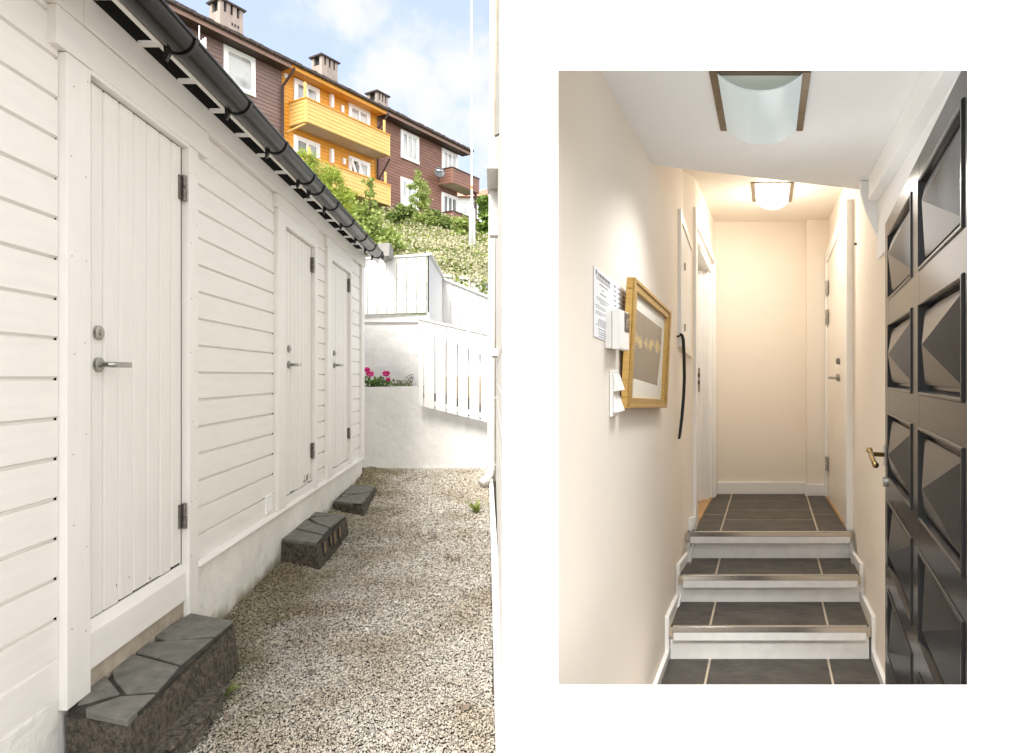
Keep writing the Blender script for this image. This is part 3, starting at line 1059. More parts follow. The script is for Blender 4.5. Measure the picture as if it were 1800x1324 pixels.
def fence(label, Y, boards, th, rail, rails_back, posts=()):
    """boards: list of (x0, x1, ytop0, ytop1, ybot0, ybot1) in photo pixels at distance Y."""
    x0, x1 = boards[0][0], boards[-1][1]
    c = P((x0 + x1) / 2, boards[0][4], Y)
    f = thing('picket_fence', label, 'fence', c, 'white board fences on the terraces')
    for b in boards:
        mb = MB()
        mb.prism([P(b[0], b[4], Y), P(b[1], b[5], Y), P(b[1], b[3], Y), P(b[0], b[2], Y)], (0, th, 0))
        mb.build('picket', M['fence_white'], f, bevel=0.003)
    mb = MB()
    (xa, ya), (xb, yb), h, dep = rail
    mb.prism([P(xa, ya, Y - dep), P(xb, yb, Y - dep), P(xb, yb - h, Y - dep), P(xa, ya - h, Y - dep)], (0, dep * 2 + th, 0))
    mb.build('top_rail', M['fence_white'], f, bevel=0.004)
    for (xa, ya, xb, yb, h) in rails_back:
        mb = MB()
        mb.prism([P(xa, ya, Y + th + .001), P(xb, yb, Y + th + .001), P(xb, yb - h, Y + th + .001), P(xa, ya - h, Y + th + .001)], (0, .035, 0))
        mb.build('back_rail', M['fence_white'], f)
    return f


# lower fence beside the downpipe
edges = [735.5, 744.0, 745.5, 763.0, 766.0, 783.0, 785.3, 802.5, 805.3, 822.2, 825.3, 842.5, 845.3, 862, 865, 882]
bl = []
tl = lambda x: 560 + (x - 735.5) * .228
bl_ = lambda x: 713 + (x - 735.5) * .243
for i in range(0, len(edges) - 1, 2):
    a, b = edges[i], edges[i + 1]
    bl.append((a, b, tl(a), tl(b), bl_(a), bl_(b)))
fence('sloping white fence of wide boards above the low wall, lowest of the fences', 7.55, bl, .022, ((733, 561), (884, 595.4), 3.5, .018),
      [(736, 585, 884, 619, 11), (736, 708, 884, 744, 9)])
# upper fence along the terrace edge
edges = [640, 645.6, 646.8, 662.2, 663.4, 679.2, 680.2, 696.4, 697.8, 713.6, 715, 731.0, 732.4, 748.8]
bl = []
for i in range(0, len(edges) - 1, 2):
    a, b = edges[i], edges[i + 1]
    bl.append((a, b, 455.5 - (a - 640) * .06, 455.5 - (b - 640) * .06, 553.2 - (a - 640) * .035, 553.2 - (b - 640) * .035))
bl = [(600, 622, 458, 457, 554, 553.8), (623, 639, 457, 456, 553.8, 553.3)] + bl + [(750.3, 754.5, 449.2, 449, 549.3, 549.2)]
f2 = fence('upright board fence along the upper terrace, squarely facing the viewer', 8.33, bl, .022, ((600, 458.5), (755.5, 449), 3.6, .02),
           [(600, 482, 753, 473, 8), (600, 541, 753, 535, 7)])
# its return running away from the viewer, then the sloping stretch beside the stair
cA, cB = P(754.2, 449, 8.33), P(778, 491, 10.3)
rf = thing('picket_fence', 'white board fence turning back from the corner and sloping down behind the lower fence', 'fence', (cA.x, 9, 2.1), 'white board fences on the terraces')
nb = 15
dirA = Vector((cB.x - cA.x, cB.y - cA.y, 0))
zt_, zb_ = cA.z, Z(549, 8.33)
for k in range(nb):
    p0 = Vector((cA.x, cA.y, 0)) + dirA * (k / nb)
    p1 = Vector((cA.x, cA.y, 0)) + dirA * ((k + .93) / nb)
    mb = MB()
    mb.prism([Vector((p0.x, p0.y, zb_)), Vector((p1.x, p1.y, zb_)), Vector((p1.x, p1.y, zt_)), Vector((p0.x, p0.y, zt_))], (-.02, 0, 0))
    mb.build('picket', M['fence_white'], rf)
mb = MB()
mb.prism([Vector((cA.x - .04, cA.y - .02, zt_ + .001)), Vector((cB.x - .04, cB.y, zt_ + .001)), Vector((cB.x - .04, cB.y, zt_ + .028)), Vector((cA.x - .04, cA.y - .02, zt_ + .028))], (.075, 0, 0))
mb.build('top_rail', M['fence_white'], rf, bevel=0.004)
mb = MB()
mb.prism([Vector((cA.x + .002, cA.y, zb_ - .14)), Vector((cB.x + .002, cB.y, zb_ - .14)), Vector((cB.x + .002, cB.y, zb_ - .006)), Vector((cA.x + .002, cA.y, zb_ - .006))], (-.03, 0, 0))
mb.build('base_board', M['fence_white'], rf)
x = 778.0
while x < 884:
    a, b = x, x + 14.0
    yt = lambda q: 491 + (q - 778) * .405
    mb = MB()
    mb.prism([P(a, yt(a) + 105, 10.25), P(b, yt(b) + 105, 10.25), P(b, yt(b), 10.25), P(a, yt(a), 10.25)], (0, .022, 0))
    mb.build('picket', M['fence_white'], rf, bevel=0.003)
    x += 14.8
mb = MB()
mb.prism([P(777, 490.5, 10.2), P(884, 534, 10.2), P(884, 530, 10.2), P(777, 486.8, 10.2)], (0, .10, 0))
mb.build('top_rail', M['fence_white'], rf, bevel=0.004)
mb = MB()
mb.prism([P(778, 508, 10.3), P(884, 551, 10.3), P(884, 542, 10.3), P(778, 499, 10.3)], (0, .04, 0))
mb.build('back_rail', M['fence_white'], rf)
# farthest fence
bl = []
x = 764.0
while x < 884:
    a, b = x, x + 14.9
    bl.append((a, b, 487 + (a - 778) * .15, 487 + (b - 778) * .15, 560, 560))
    x += 15.9
fence('farthest white fence, only its top showing below the flowering bank', 11.4, bl, .022, ((764, 484), (884, 501), 4.2, .03),
      [(764, 507, 884, 524, 8)])

# ================================================================== FLOWERS IN THE BED
def geranium(label, heads, leaves):
    c = P(heads[0][0], 680, 8.0)
    g = thing('flowering_plant', label, 'plant', (c.x, c.y, 1.2))
    mb = MB()
    for (x, y, Y, r, n) in leaves:
        for k in range(n):
            q = P(x, y, Y) + Vector((random.gauss(0, r), random.gauss(0, .05), random.gauss(0, r * .6)))
            leaf(mb, q, .042, .4, .9)
    mb.build('leaves', M['leaf_ger'], g, recalc=False)
    for (x, y, Y, r) in heads:
        mb = MB()
        c = P(x, y, Y)
        for k in range(90):
            v = Vector((random.gauss(0, 1), random.gauss(0, 1), random.gauss(0, 1))).normalized()
            q = c + Vector((v.x * r, v.y * r, v.z * r * .75)) * random.uniform(.75, 1)
            leaf(mb, q, .026, .2, .9)
        mb.build('flower_head', M['pink'], g, recalc=False)
        mb = MB()
        mb.tube([c + Vector((0, 0, -r * .5)), c + Vector((.01, .01, -.13))], .0035, 5)
        mb.build('stem', M['leaf_ger'], g)
    return g


geranium('pink flowering geranium beside the shed corner', [(645, 650, 7.98, .035), (650, 657, 7.93, .048)],
         [(645, 672, 7.98, .05, 70), (656, 674, 7.96, .04, 50)])
geranium('pink flowering geranium with one round head, right of the other', [(679, 657, 7.98, .042), (682, 667, 7.94, .020)],
         [(668, 671, 8.0, .05, 80), (678, 673, 7.98, .05, 60)])
tp = thing('trailing_plant', 'low straggly green plant with thin stems, right of the pink flowers', 'plant', P(706, 680, 8.1))
mb = MB()
for k in range(150):
    x = random.uniform(690, 724)
    leaf(mb, P(x, random.uniform(667, 679) + (x - 690) * .1, random.uniform(8.0, 8.2)), .024, .4, .8)
mb.build('leaves', M['leaf_hill'], tp, recalc=False)
mb = MB()
for k in range(26):
    x = random.uniform(684, 728)
    a = P(x, 680, 8.1)
    mb.tube([a, a + Vector((random.uniform(-.1, .1), 0, random.uniform(.02, .10)))], .002, 4)
kind(mb.build('stems', M['bark'], tp), 'stuff')
mb = MB()
for q in ((713, 665, 726, 658), (716, 669, 728, 664), (722, 662, 725, 668)):
    mb.tube([P(q[0], q[1], 8.385), P((q[0] + q[2]) / 2, (q[1] + q[3]) / 2 - 2, 8.38), P(q[2], q[3], 8.385)], .004, 5)
tag(mb.build('creeper_stems', M['bark']), 'dry creeper stems clinging to the white wall', 'plant')

# ================================================================== HOUSES ON THE HILL
HU, HX0 = 0.626, -27.93
hn = Vector((1, -HU, 0)).normalized()
house_fr = Frame((HX0, 0, 0), (HU, 1, 0), hn)
hu_n = Vector((HU, 1, 0)).normalized()


def hs(x, d=0.0):
    q = (x - CX) / F
    return (HX0 + hn.x * d - hn.y * d * q) / (q - HU)


def hz(x, y, d=0.0):
    s = hs(x, d)
    return Z(y, s + hn.y * d)


# a balcony end faces along the house row
def house_window(parent, x0, x1, yt0, yt1, hgt, panes, d=0.0, mpane='pane', dark=()):
    s0, s1 = hs(x0), hs(x1)
    zt = (hz(x0, yt0) + hz(x1, yt1)) / 2
    z0 = zt - hgt
    fw = .13
    win = MB()
    win.box(house_fr, s0, s1, .0, .07, zt - fw, zt)
    win.box(house_fr, s0, s1, .0, .10, z0, z0 + fw)
    win.box(house_fr, s0, s0 + fw, .0, .07, z0 + fw, zt - fw)
    win.box(house_fr, s1 - fw, s1, .0, .07, z0 + fw, zt - fw)
    w = win.build('window', M['window_white'], parent)
    step = (s1 - s0 - 2 * fw) / panes
    for k in range(panes):
        a = s0 + fw + step * k
        mb = MB()
        mb.box(house_fr, a + .05, a + step - .05, .008, .026, z0 + fw + .06, zt - fw - .06)
        mb.build('pane', M['pane_dark'] if k in dark else M[mpane], w)
        if panes > 0:
            mb = MB()
            for (p, q, r0, r1) in ((a, a + .05, z0 + fw, zt - fw), (a + step - .05, a + step, z0 + fw, zt - fw), (a + .05, a + step - .05, z0 + fw, z0 + fw + .06), (a + .05, a + step - .05, zt - fw - .06, zt - fw)):
                mb.box(house_fr, p, q, .004, .055, r0, r1)
            mb.build('sash', M['window_white'], w)
    return w


def balcony(parent, s0, s1, dep, z0, z1, mboard, mtrim, end_near=True):
    mb = MB()
    siding(mb, house_fr, s0 + .09, s1 - .06, z0, z1, z0, .17, dep, .02, .03)
    fr_end = Frame(house_fr.p(s0, 0, 0), hn, -hu_n)
    siding(mb, fr_end, 0, dep - .02, z0, z1, z0, .17, 0.0, .02, .03)
    fr_end2 = Frame(house_fr.p(s1, 0, 0), hn, hu_n)
    siding(mb, fr_end2, 0, dep - .02, z0, z1, z0, .17, 0.0, .02, .03)
    b = mb.build('balcony', mboard, parent)
    mb = MB()
    mb.box(house_fr, s0 + .02, s1 - .02, .02, dep - .021, z0 + .02, z0 + .16)
    mb.build('floor', M['balcony_floor'], b)
    mb = MB()
    mb.box(house_fr, s0 - .03, s1 + .03, dep - .06, dep + .04, z1 + .001, z1 + .05)
    mb.box(house_fr, s0 - .03, s0 + .07, .0, dep - .061, z1 + .001, z1 + .05)
    mb.box(house_fr, s1 - .07, s1 + .03, .0, dep - .061, z1 + .001, z1 + .05)
    mb.build('handrail', mtrim, b)
    mb = MB()
    mb.box(house_fr, s0 - .005, s0 + .09, dep - .08, dep + .012, z0 - .01, z1)
    mb.box(house_fr, s1 - .06, s1 + .015, dep - .08, dep + .012, z0 - .01, z1)
    mb.build('corner_post', mboard, b)
    return b


def chimney(parent, x0, x1, ytop, d, holes=0):
    s0, s1 = hs(x0, d) + .11, hs(x1, d) - .11
    sm = (s0 + s1) / 2
    zt = Z(ytop, sm + hn.y * d)
    w = (s1 - s0)
    dep = .75
    mb = MB()
    mb.box(house_fr, s0, s1, d - dep, d, 14.4, zt - .62)
    np_ = 4
    pw = w * .16
    for k in range(np_):
        q = s0 + (w - pw) * k / (np_ - 1)
        mb.box(house_fr, q, q + pw, d - .17, d, zt - .6201, zt - .20)
        mb.box(house_fr, q, q + pw, d - dep, d - dep + .17, zt - .6201, zt - .20)
    ch = mb.build('chimney', M['chimney'], parent)
    mb = MB()
    mb.hexa([house_fr.p(s, dd, z) for z, g in ((zt - .20, .08), (zt - .13, .10)) for s, dd in ((s0 - g, d - dep - g), (s1 + g, d - dep - g), (s1 + g, d + g), (s0 - g, d + g))])
    mb.hexa([house_fr.p(s, dd, z) for z, g in ((zt - .129, .06), (zt, -.25)) for s, dd in ((s0 - g, d - dep - g), (s1 + g, d - dep - g), (s1 + g, d + g), (s0 - g, d + g))])
    mb.build('cap', M['roof_tile'], ch)
    mb = MB()
    mb.box(house_fr, s0 + .1, s1 - .1, d - dep + .1, d - .1, zt - .61, zt - .21)
    for k in range(holes):
        q = s0 + w * (.48 + .13 * k)
        mb.box(house_fr, q, q + .07, d - .01, d + .004, zt - 1.06, zt - .93)
    mb.build('flue_opening', M['black'], ch)


def row_house(name, label, s0, s1, mboard, mtrim, msoff, zeave=14.83, pitch=.165):
    h = thing(name, label, 'house', house_fr.p((s0 + s1) / 2, 0, 8.0))
    mb = MB()
    siding(mb, house_fr, s0, s1, 7.5, zeave - .05, 9.0, pitch, 0.0, .022, .035)
    mb.build('wall', mboard, h)
    mb = MB()
    mb.box(house_fr, s0 + .01, s1 - .01, -7.0, -.023, 7.0, zeave - .05)
    mb.build('rear_walls', mboard, h)
    sE = s1 + (.45 if s1 > 39 else 0)
    mb = MB()
    mb.box(house_fr, s0, sE, -.02, .60, zeave - .19, zeave - .15)
    mb.build('soffit', msoff, h)
    mb = MB()
    mb.box(house_fr, s0, sE, .601, .64, zeave - .22, zeave + .03)
    mb.build('fascia', mtrim, h)
    mb = MB()
    roofp = [(.72, zeave + .02), (-3.5, zeave + 2.2), (-7.4, zeave + .1), (-7.4, zeave), (-3.5, zeave + 2.08), (.72, zeave - .06)]
    mb.prism([house_fr.p(s0, d, z) for d, z in roofp], house_fr.u * (sE - s0))
    # tiles breaking the eave line
    q = s0
    while q < sE - .1:
        w = random.uniform(.16, .22)
        hgt = random.uniform(.02, .06)
        mb.hexa([house_fr.p(s, d, z) for z in (zeave - .03, zeave + .045 + hgt) for s, d in ((q, .38), (q + w * .9, .38), (q + w * .9, .78), (q, .78))])
        q += w
    mb.build('roof', M['roof_tile'], h)
    return h


sA, sB, sC, sD = hs(150), hs(496), hs(663), hs(804)
h1 = row_house('row_house', 'grey brown boarded row house at the upper end, left of the yellow one', sA, sB - .01, M['brown_board_grey'], M['brown_trim'], M['brown_dark'])
h2 = row_house('row_house', 'bright yellow boarded row house with two long balconies', sB, sC - .01, M['yellow_board'], M['yellow_trim'], M['yellow_trim'], 14.83)
h3 = row_house('row_house', 'reddish brown boarded row house at the lower end with a satellite dish', sC, sD, M['brown_board'], M['brown_trim'], M['brown_dark'], 14.86)
# brown end house 1
house_window(h1, 392, 447.5, 77, 105, 1.62, 1)
chimney(h1, 382, 432, 2, -1.6, 3)
mb = MB()
for k in range(5):
    x = 346 + k * 3.4
    mb.box(house_fr, hs(x, .9), hs(x, .9) + .05, .88, .92, hz(x, 92, .9), hz(x, 76 - k * 2.6, .9))
mb.build('balcony_rail', M['window_white'], h1)
mb = MB()
mb.box(house_fr, hs(340, .9), hs(370, .9), .85, .94, hz(360, 100, .9) - .9, hz(360, 92, .9))
mb.build('balcony_front', M['brown_board_grey'], h1)
mb = MB()
mb.tube([house_fr.p(hs(331), .7, hz(331, 36, .7) - 1.5), house_fr.p(hs(331), .7, hz(331, 36, .7))], .025, 6)
mb.build('aerial', M['window_white'], h1)
# gutter pipes
for hh, x, m, z1 in ((h1, 494, M['brown_dark'], 14.5), (h2, 661, M['brown_dark'], 14.5)):
    mb = MB()
    s = hs(x)
    mb.tube([house_fr.p(s + .15, .66, z1 + .18), house_fr.p(s + .1, .55, z1 - .05), house_fr.p(s, .12, z1 - .55), house_fr.p(s, .10, 8.0)], .06, 8)
    mb.build('downpipe', m, hh)
# yellow house
b_dep = 1.10
house_window(h2, 516, 560.5, 137, 158, 2.05, 2)
house_window(h2, 612, 649, 180.5, 198.5, 1.15, 2)
house_window(h2, 516, 561, 237.6, 253.5, 2.0, 2, dark=(0,))
lw = house_window(h2, 612, 649, 273.6, 288, 1.15, 2, dark=(0,))
mb = MB()                                                 # tilted open sash
s0, s1 = hs(613), hs(628)
zt = (hz(612, 273.6) + hz(649, 288)) / 2
for (a, b, c, d) in ((s0, s0 + .1, 0, 1), (s1 - .1, s1, 0, 1), (s0 + .1, s1 - .1, 0, .12), (s0 + .1, s1 - .1, .88, 1)):
    mb.hexa([house_fr.p(s, .10 + .35 * (1 - q) + o_, zt - 1.05 + q * .95) for q in (c, d) for s, o_ in ((a, 0), (b, 0), (b, .05), (a, .05))])
mb.build('open_sash', M['window_white'], lw)
yb1 = balcony(h2, hs(508), hs(685, b_dep), b_dep, 12.35, 13.36, M['yellow_balcony'], M['yellow_trim'])
yb2 = balcony(h2, hs(508), hs(686, b_dep), b_dep, 9.86, 10.86, M['yellow_balcony'], M['yellow_trim'])
mb = MB()
for x, y0, y1, bb in ((538, 144, 172, b_dep), (677, 211, 234, b_dep)):
    mb.box(house_fr, hs(x, bb) - .04, hs(x, bb) + .04, bb - .1, bb - .02, hz(x, y1, bb) , hz(x, y0, bb))
mb.build('screen_post', M['yellow_balcony'], yb1)
mb = MB()
for x, y0, y1, bb in ((679, 302, 323, b_dep), (545, 258, 300, b_dep)):
    mb.box(house_fr, hs(x, bb) - .04, hs(x, bb) + .04, bb - .1, bb - .02, hz(x, y1, bb), hz(x, y0, bb))
mb.build('screen_post', M['yellow_balcony'], yb2)
for x, y0, y1 in ((581, 167, 190), (601, 186, 198), (581, 263, 287), (604, 279, 289), (501.5, 130, 138)):
    mb = MB()
    mb.box(house_fr, hs(x) - .07, hs(x) + .07, .004, .16 if y1 - y0 > 15 else .08, hz(x, y1), hz(x, y0))
    mb.build('wall_lamp', M['window_white'], h2)
mb = MB()
mb.tube([house_fr.p(hs(503), .05, hz(503, 233)), house_fr.p(hs(508) + .1, b_dep - .1, 12.33)], .045, 8)
mb.build('brace', M['yellow_balcony'], h2)
mb = MB()
mb.tube([house_fr.p(hs(663), .05, 11.3), house_fr.p(hs(663) + .02, b_dep - .25, 12.33)], .04, 8)
mb.build('brace', M['brown_dark'], h2)
chimney(h2, 562, 597, 98, -1.6)
# lower brown house
house_window(h3, 703.6, 735.2, 227.5, 241.8, 1.52, 3)
house_window(h3, 703.6, 734.6, 310, 323, 1.52, 3)
house_window(h3, 776, 803.3, 261, 272, 2.05, 3)
house_window(h3, 776, 803.8, 337.6, 348, 1.75, 3, dark=(0, 1, 2))
chimney(h3, 660, 685, 160, -1.6)
rb1 = balcony(h3, hs(770), hs(842, 1.03), 1.03, 12.34, 13.20, M['brown_board'], M['brown_dark'])
rb2 = balcony(h3, hs(771), hs(842, 1.03), 1.03, 9.80, 10.72, M['brown_board'], M['brown_dark'])
mb = MB()
s_ = hs(839, 1.03)
mb.box(house_fr, s_ - .06, s_ + .06, .85, .95, 10.7, 12.36)
mb.build('balcony_post', M['brown_dark'], h3)
# the dish
dc = house_fr.p(hs(773, .9), .9, hz(773, 303, .9))
dn = Vector((.35, -1, .25)).normalized()
du = dn.cross(Vector((0, 0, 1))).normalized()
dv = du.cross(dn)
dish = thing('satellite_dish', 'round grey satellite dish at the corner of the brown balcony', 'satellite dish', dc)
mb = MB()
rings = 5
vs = [dc - dn * .07]
for r in range(1, rings + 1):
    q = r / rings
    vs += [dc + (du * math.cos(a) * .30 + dv * math.sin(a) * .33) * q - dn * .07 * (1 - q * q) for a in np.linspace(0, 2 * math.pi, 24, endpoint=False)]
fs = [(0, 1 + k, 1 + (k + 1) % 24) for k in range(24)]
for r in range(rings - 1):
    for k in range(24):
        fs.append((1 + r * 24 + k, 1 + (r + 1) * 24 + k, 1 + (r + 1) * 24 + (k + 1) % 24, 1 + r * 24 + (k + 1) % 24))
mb.add(vs, fs)
o = mb.build('reflector', M['dish'], dish, smooth=True, recalc=False)
sol = o.modifiers.new('thick', 'SOLIDIFY')
sol.thickness = .02
mb = MB()
mb.tube([dc - dv * .30, dc - dv * .30 + dn * .15, dc + dn * .33 - dv * .06], .014, 6)
mb.tube([dc + dn * .28 - dv * .06, dc + dn * .38 - dv * .04], .035, 10)
mb.build('receiver_arm', M['steel_dark'], dish)
mb = MB()
mb.tube([dc - dn * .08, dc - dn * .25, dc - dn * .25 - Vector((0, 0, .45))], .025, 8)
mb.build('mount', M['brown_dark'], dish)
mb = MB()
mb.prism([dc + du * a + dv * b + dn * .0 for a, b in ((-.16, .10), (.16, .10), (.16, .15), (-.16, .15))], dn * .004)
mb.build('marking', M['window_white'], dish)

# distant white house with a red roof
wf = Frame((0, 0, 0), (1, 0, 0), (0, 1, 0))
wh = thing('house', 'small white house with a low red roof far off beyond the brown balcony', 'house', P(838, 400, 60))
mb = MB()
a, b = P(800, 395, 60), P(862, 395, 60)
mb.box(wf, a.x, b.x, 60, 68, a.z - 6, Z(348, 60))
mb.build('wall', M['window_white'], wh)
mb = MB()
zr = Z(348, 60)
mb.prism([Vector((a.x - .6, 59.4, zr)), Vector((a.x - .6, 64, zr + 1.9)), Vector((a.x - .6, 68.6, zr))], (b.x - a.x + 1.2, 0, 0))
mb.build('roof', M['roof_red'], wh)
for x in (812, 835, 850):
    mb = MB()
    mb.box(wf, P(x, 0, 60).x - .45, P(x, 0, 60).x + .45, 59.93, 59.99, Z(374, 60), Z(356, 60))
    mb.build('window', M['pane'], wh)
# overhead wire
mb = MB()
mb.tube([P(800, 345, 45), P(838, 338, 45), P(870, 325, 45), P(930, 292, 45)], .02, 5)
tag(mb.build('overhead_wire', M['window_white']), 'thin pale wire crossing the sky above the far white house', 'wire')

# ================================================================== HILL, FLOWERING BANK, TREES
def hill_z(X, Y):
    z = 2.75 + .305 * (Y - 11.5)
    if Y > 34:
        z = 2.75 + .305 * 22.5 + (Y - 34) * .03
    z -= .16 * max(0, X + 5.5) * min(1, max(0, (Y - 14) / 14))
    z += .35 * mnoise.noise(Vector((X * .35, Y * .35, 0)))
    return z


mb = MB()
NX, NY = 60, 60
vs = []
for j in range(NY + 1):
    for i in range(NX + 1):
        X, Y = -60 + 90 * i / NX, 10.9 + 75 * (max(0, j - 1) / (NY - 1)) ** 1.6
        e = 1.0
        if X > 4:
            e = max(0.0, 1 - (X - 4) / 14)
        vs.append((X, Y, -.36 if j == 0 else (hill_z(X, Y) - .1) * e - .36 * (1 - e)))
mb.add(vs, [(j * (NX + 1) + i, j * (NX + 1) + i + 1, (j + 1) * (NX + 1) + i + 1, (j + 1) * (NX + 1) + i) for j in range(NY) for i in range(NX)])
mb.add([(-60, 10.9, -.3), (30, 10.9, -.3), (30, 10.9, -.3)], [])
kind(mb.build('hill', M['hill'], smooth=True))
mbl, mbf = MB(), MB()
cl = []
for k in range(3600):
    # even cover as seen across the slope: near ground gets more, smaller clumps
    Y = 11.2 * (34.5 / 11.2) ** (random.random())
    q = random.uniform(-.33, .0)
    cl.append((q * Y, Y))
for X, Y in cl:
    sz = .05 + .0035 * Y
    h = .25 + .35 * abs(mnoise.noise(Vector((X * .9, Y * .9, 4))))
    isflower = mnoise.noise(Vector((X * .55, Y * .45, 9))) > -.05 - 2.2 * (X / Y + .19)
    for j in range(9):
        px, py = X + random.gauss(0, .10 + .008 * Y), Y + random.gauss(0, .16 + .008 * Y)
        leaf(mbl, (px, py, hill_z(px, py) + random.uniform(0, h)), sz * .95, .4, .6)
    if isflower or random.random() < .2:
        a = random.uniform(0, 6.28)
        for j in range(11):
            r = random.gauss(0, .12 + .009 * Y)
            px, py = X + math.cos(a) * r, Y + math.sin(a) * r + random.gauss(0, .06)
            leaf(mbf, (px, py, hill_z(px, py) + h * random.uniform(.75, 1.15)), sz * .50, .2, .9)
o = mbl.build('flowering_bank', M['leaf_hill'], None, recalc=False)
kind(o, 'stuff', 'bank of low shrubs covering the slope below the houses', 'shrubs')
o = mbf.build('blossom', M['flower_white'], None, recalc=False)
kind(o, 'stuff', 'cream blossom covering the shrubs on the slope', 'blossom')


def bush(name, label, cat, base, blobs, n, size, m, trunk=None, group=None, up=.4, clumps=14, wid=.6, inner=.25):
    """Crown of many leaves gathered in clumps spread through several lobes (centre, radii)."""
    t = thing(name, label, cat, base, group)
    mb = MB()
    tot = sum(r.x * r.y * r.z for c, r in blobs)
    for c, r in blobs:
        nn = int(n * (r.x * r.y * r.z) ** .67 / sum((q.x * q.y * q.z) ** .67 for _, q in blobs))
        ncl = max(4, int(clumps))
        cen = []
        for k in range(ncl):
            v = Vector((random.gauss(0, 1), random.gauss(0, 1), random.gauss(0, 1))).normalized()
            f = random.uniform(inner, 1.0) ** .5
            cen.append(Vector((c.x + v.x * r.x * f, c.y + v.y * r.y * f, c.z + v.z * r.z * f)))
        rc = (r.x + r.y + r.z) / 3 * 1.15 / ncl ** .38
        for k in range(nn):
            q = random.choice(cen)
            leaf(mb, q + Vector((random.gauss(0, rc * .55), random.gauss(0, rc * .55), random.gauss(0, rc * .45))), size, up, wid)
    mb.build('crown', m, t, recalc=False)
    if trunk:
        mb = MB()
        for pts, rad in trunk:
            mb.tube(pts, rad, 7)
        mb.build('trunk', M['bark'], t)
    return t


V3 = Vector
# rounded yellow-green conifer against the yellow house
Yc = 21.0
c0 = P(560, 330, Yc)
b_ = []
for x, y, rx, rz_ in ((533, 300, 20, 36), (556, 320, 26, 48), (580, 335, 26, 40), (605, 360, 24, 34), (545, 350, 40, 55), (590, 385, 45, 45)):
    b_.append((P(x, y, Yc), V3((rx / F * Yc, rx / F * Yc, rz_ / F * Yc))))
bush('conifer', 'rounded yellow green conifer in front of the yellow house', 'conifer', (c0.x, Yc, hill_z(c0.x, Yc)), b_, 26000, .075, M['leaf_conifer'],
     [([V3((c0.x, Yc, hill_z(c0.x, Yc) - .3)), P(560, 320, Yc)], [.16, .05])], clumps=46, up=.8, wid=.4, inner=.5)
# leafy shrub right of the gutter end
Ys = 14.5
b_ = []
for x, y, rx, rz_ in ((648, 322, 9, 9), (652, 345, 10, 12), (645, 372, 20, 18), (630, 395, 26, 22), (668, 400, 22, 24), (655, 425, 36, 24), (620, 430, 24, 22), (690, 425, 20, 20)):
    b_.append((P(x, y, Ys), V3((rx / F * Ys, rx / F * Ys, rz_ / F * Ys))))
c0 = P(650, 460, Ys)
bush('leafy_shrub', 'light green young maple shrub beside the end of the gutter', 'shrub', (c0.x, Ys, hill_z(c0.x, Ys)), b_, 3400, .085, M['leaf_light'],
     [([V3((c0.x, Ys, hill_z(c0.x, Ys) - .2)), P(650, 400, Ys), P(650, 325, Ys)], [.03, .02, .008]),
      ([P(650, 420, Ys), P(632, 395, Ys)], [.015, .006]), ([P(650, 410, Ys), P(670, 395, Ys)], [.015, .006])], clumps=9, wid=.85)
# sapling before the brown house
Yt = 26.0
b_ = []
for x, y, rx, rz_ in ((735, 308, 7, 9), (738, 325, 13, 9), (745, 340, 12, 8), (735, 352, 14, 9), (748, 362, 14, 9), (738, 378, 16, 10), (752, 385, 14, 9), (722, 330, 8, 5)):
    b_.append((P(x, y, Yt), V3((rx / F * Yt, rx / F * Yt, rz_ / F * Yt))))
c0 = P(740, 400, Yt)
bush('sapling', 'slim light green sapling in front of the brown house windows', 'tree', (c0.x, Yt, hill_z(c0.x, Yt)), b_, 2600, .11, M['leaf_light'],
     [([V3((c0.x, Yt, hill_z(c0.x, Yt) - .4)), P(738, 350, Yt), P(735, 303, Yt)], [.05, .03, .01])], clumps=7, wid=.5)
# low green bushes below it
Yt = 27.0
b_ = [(P(x, y, Yt), V3((rx / F * Yt, rx / F * Yt, rz_ / F * Yt))) for x, y, rx, rz_ in ((712, 372, 18, 9), (770, 388, 18, 12), (785, 402, 16, 10), (740, 392, 20, 9), (690, 382, 14, 8))]
c0 = P(745, 400, Yt)
bush('shrub', 'dull green low bushes at the foot of the brown house', 'shrub', (c0.x, Yt, hill_z(c0.x, Yt)), b_, 2200, .16, M['leaf_mid'], clumps=10)
# trees at the right edge
Yt = 24.0
b_ = [(P(x, y, Yt), V3((rx / F * Yt, rx / F * Yt, rz_ / F * Yt))) for x, y, rx, rz_ in
      ((852, 358, 14, 14), (858, 380, 16, 18), (850, 405, 18, 18), (862, 425, 22, 20), (848, 440, 18, 14), (872, 375, 16, 26))]
c0 = P(858, 450, Yt)
bush('broadleaf_tree', 'dense green tree behind the flagpole, next to the downpipe', 'tree', (c0.x, Yt, hill_z(c0.x, Yt)), b_, 4200, .17, M['leaf_dark'],
     [([V3((c0.x, Yt, hill_z(c0.x, Yt) - .5)), P(858, 400, Yt), P(855, 365, Yt)], [.10, .06, .02])], clumps=18, inner=.1)
Yt = 22.0
b_ = [(P(x, y, Yt), V3((rx / F * Yt, rx / F * Yt, rz_ / F * Yt))) for x, y, rx, rz_ in ((812, 392, 12, 12), (806, 408, 15, 10), (820, 402, 10, 12))]
c0 = P(812, 420, Yt)
bush('shrub', 'pale green shrub just left of the flagpole base', 'shrub', (c0.x, Yt, hill_z(c0.x, Yt)), b_, 1100, .13, M['leaf_light'], clumps=9)
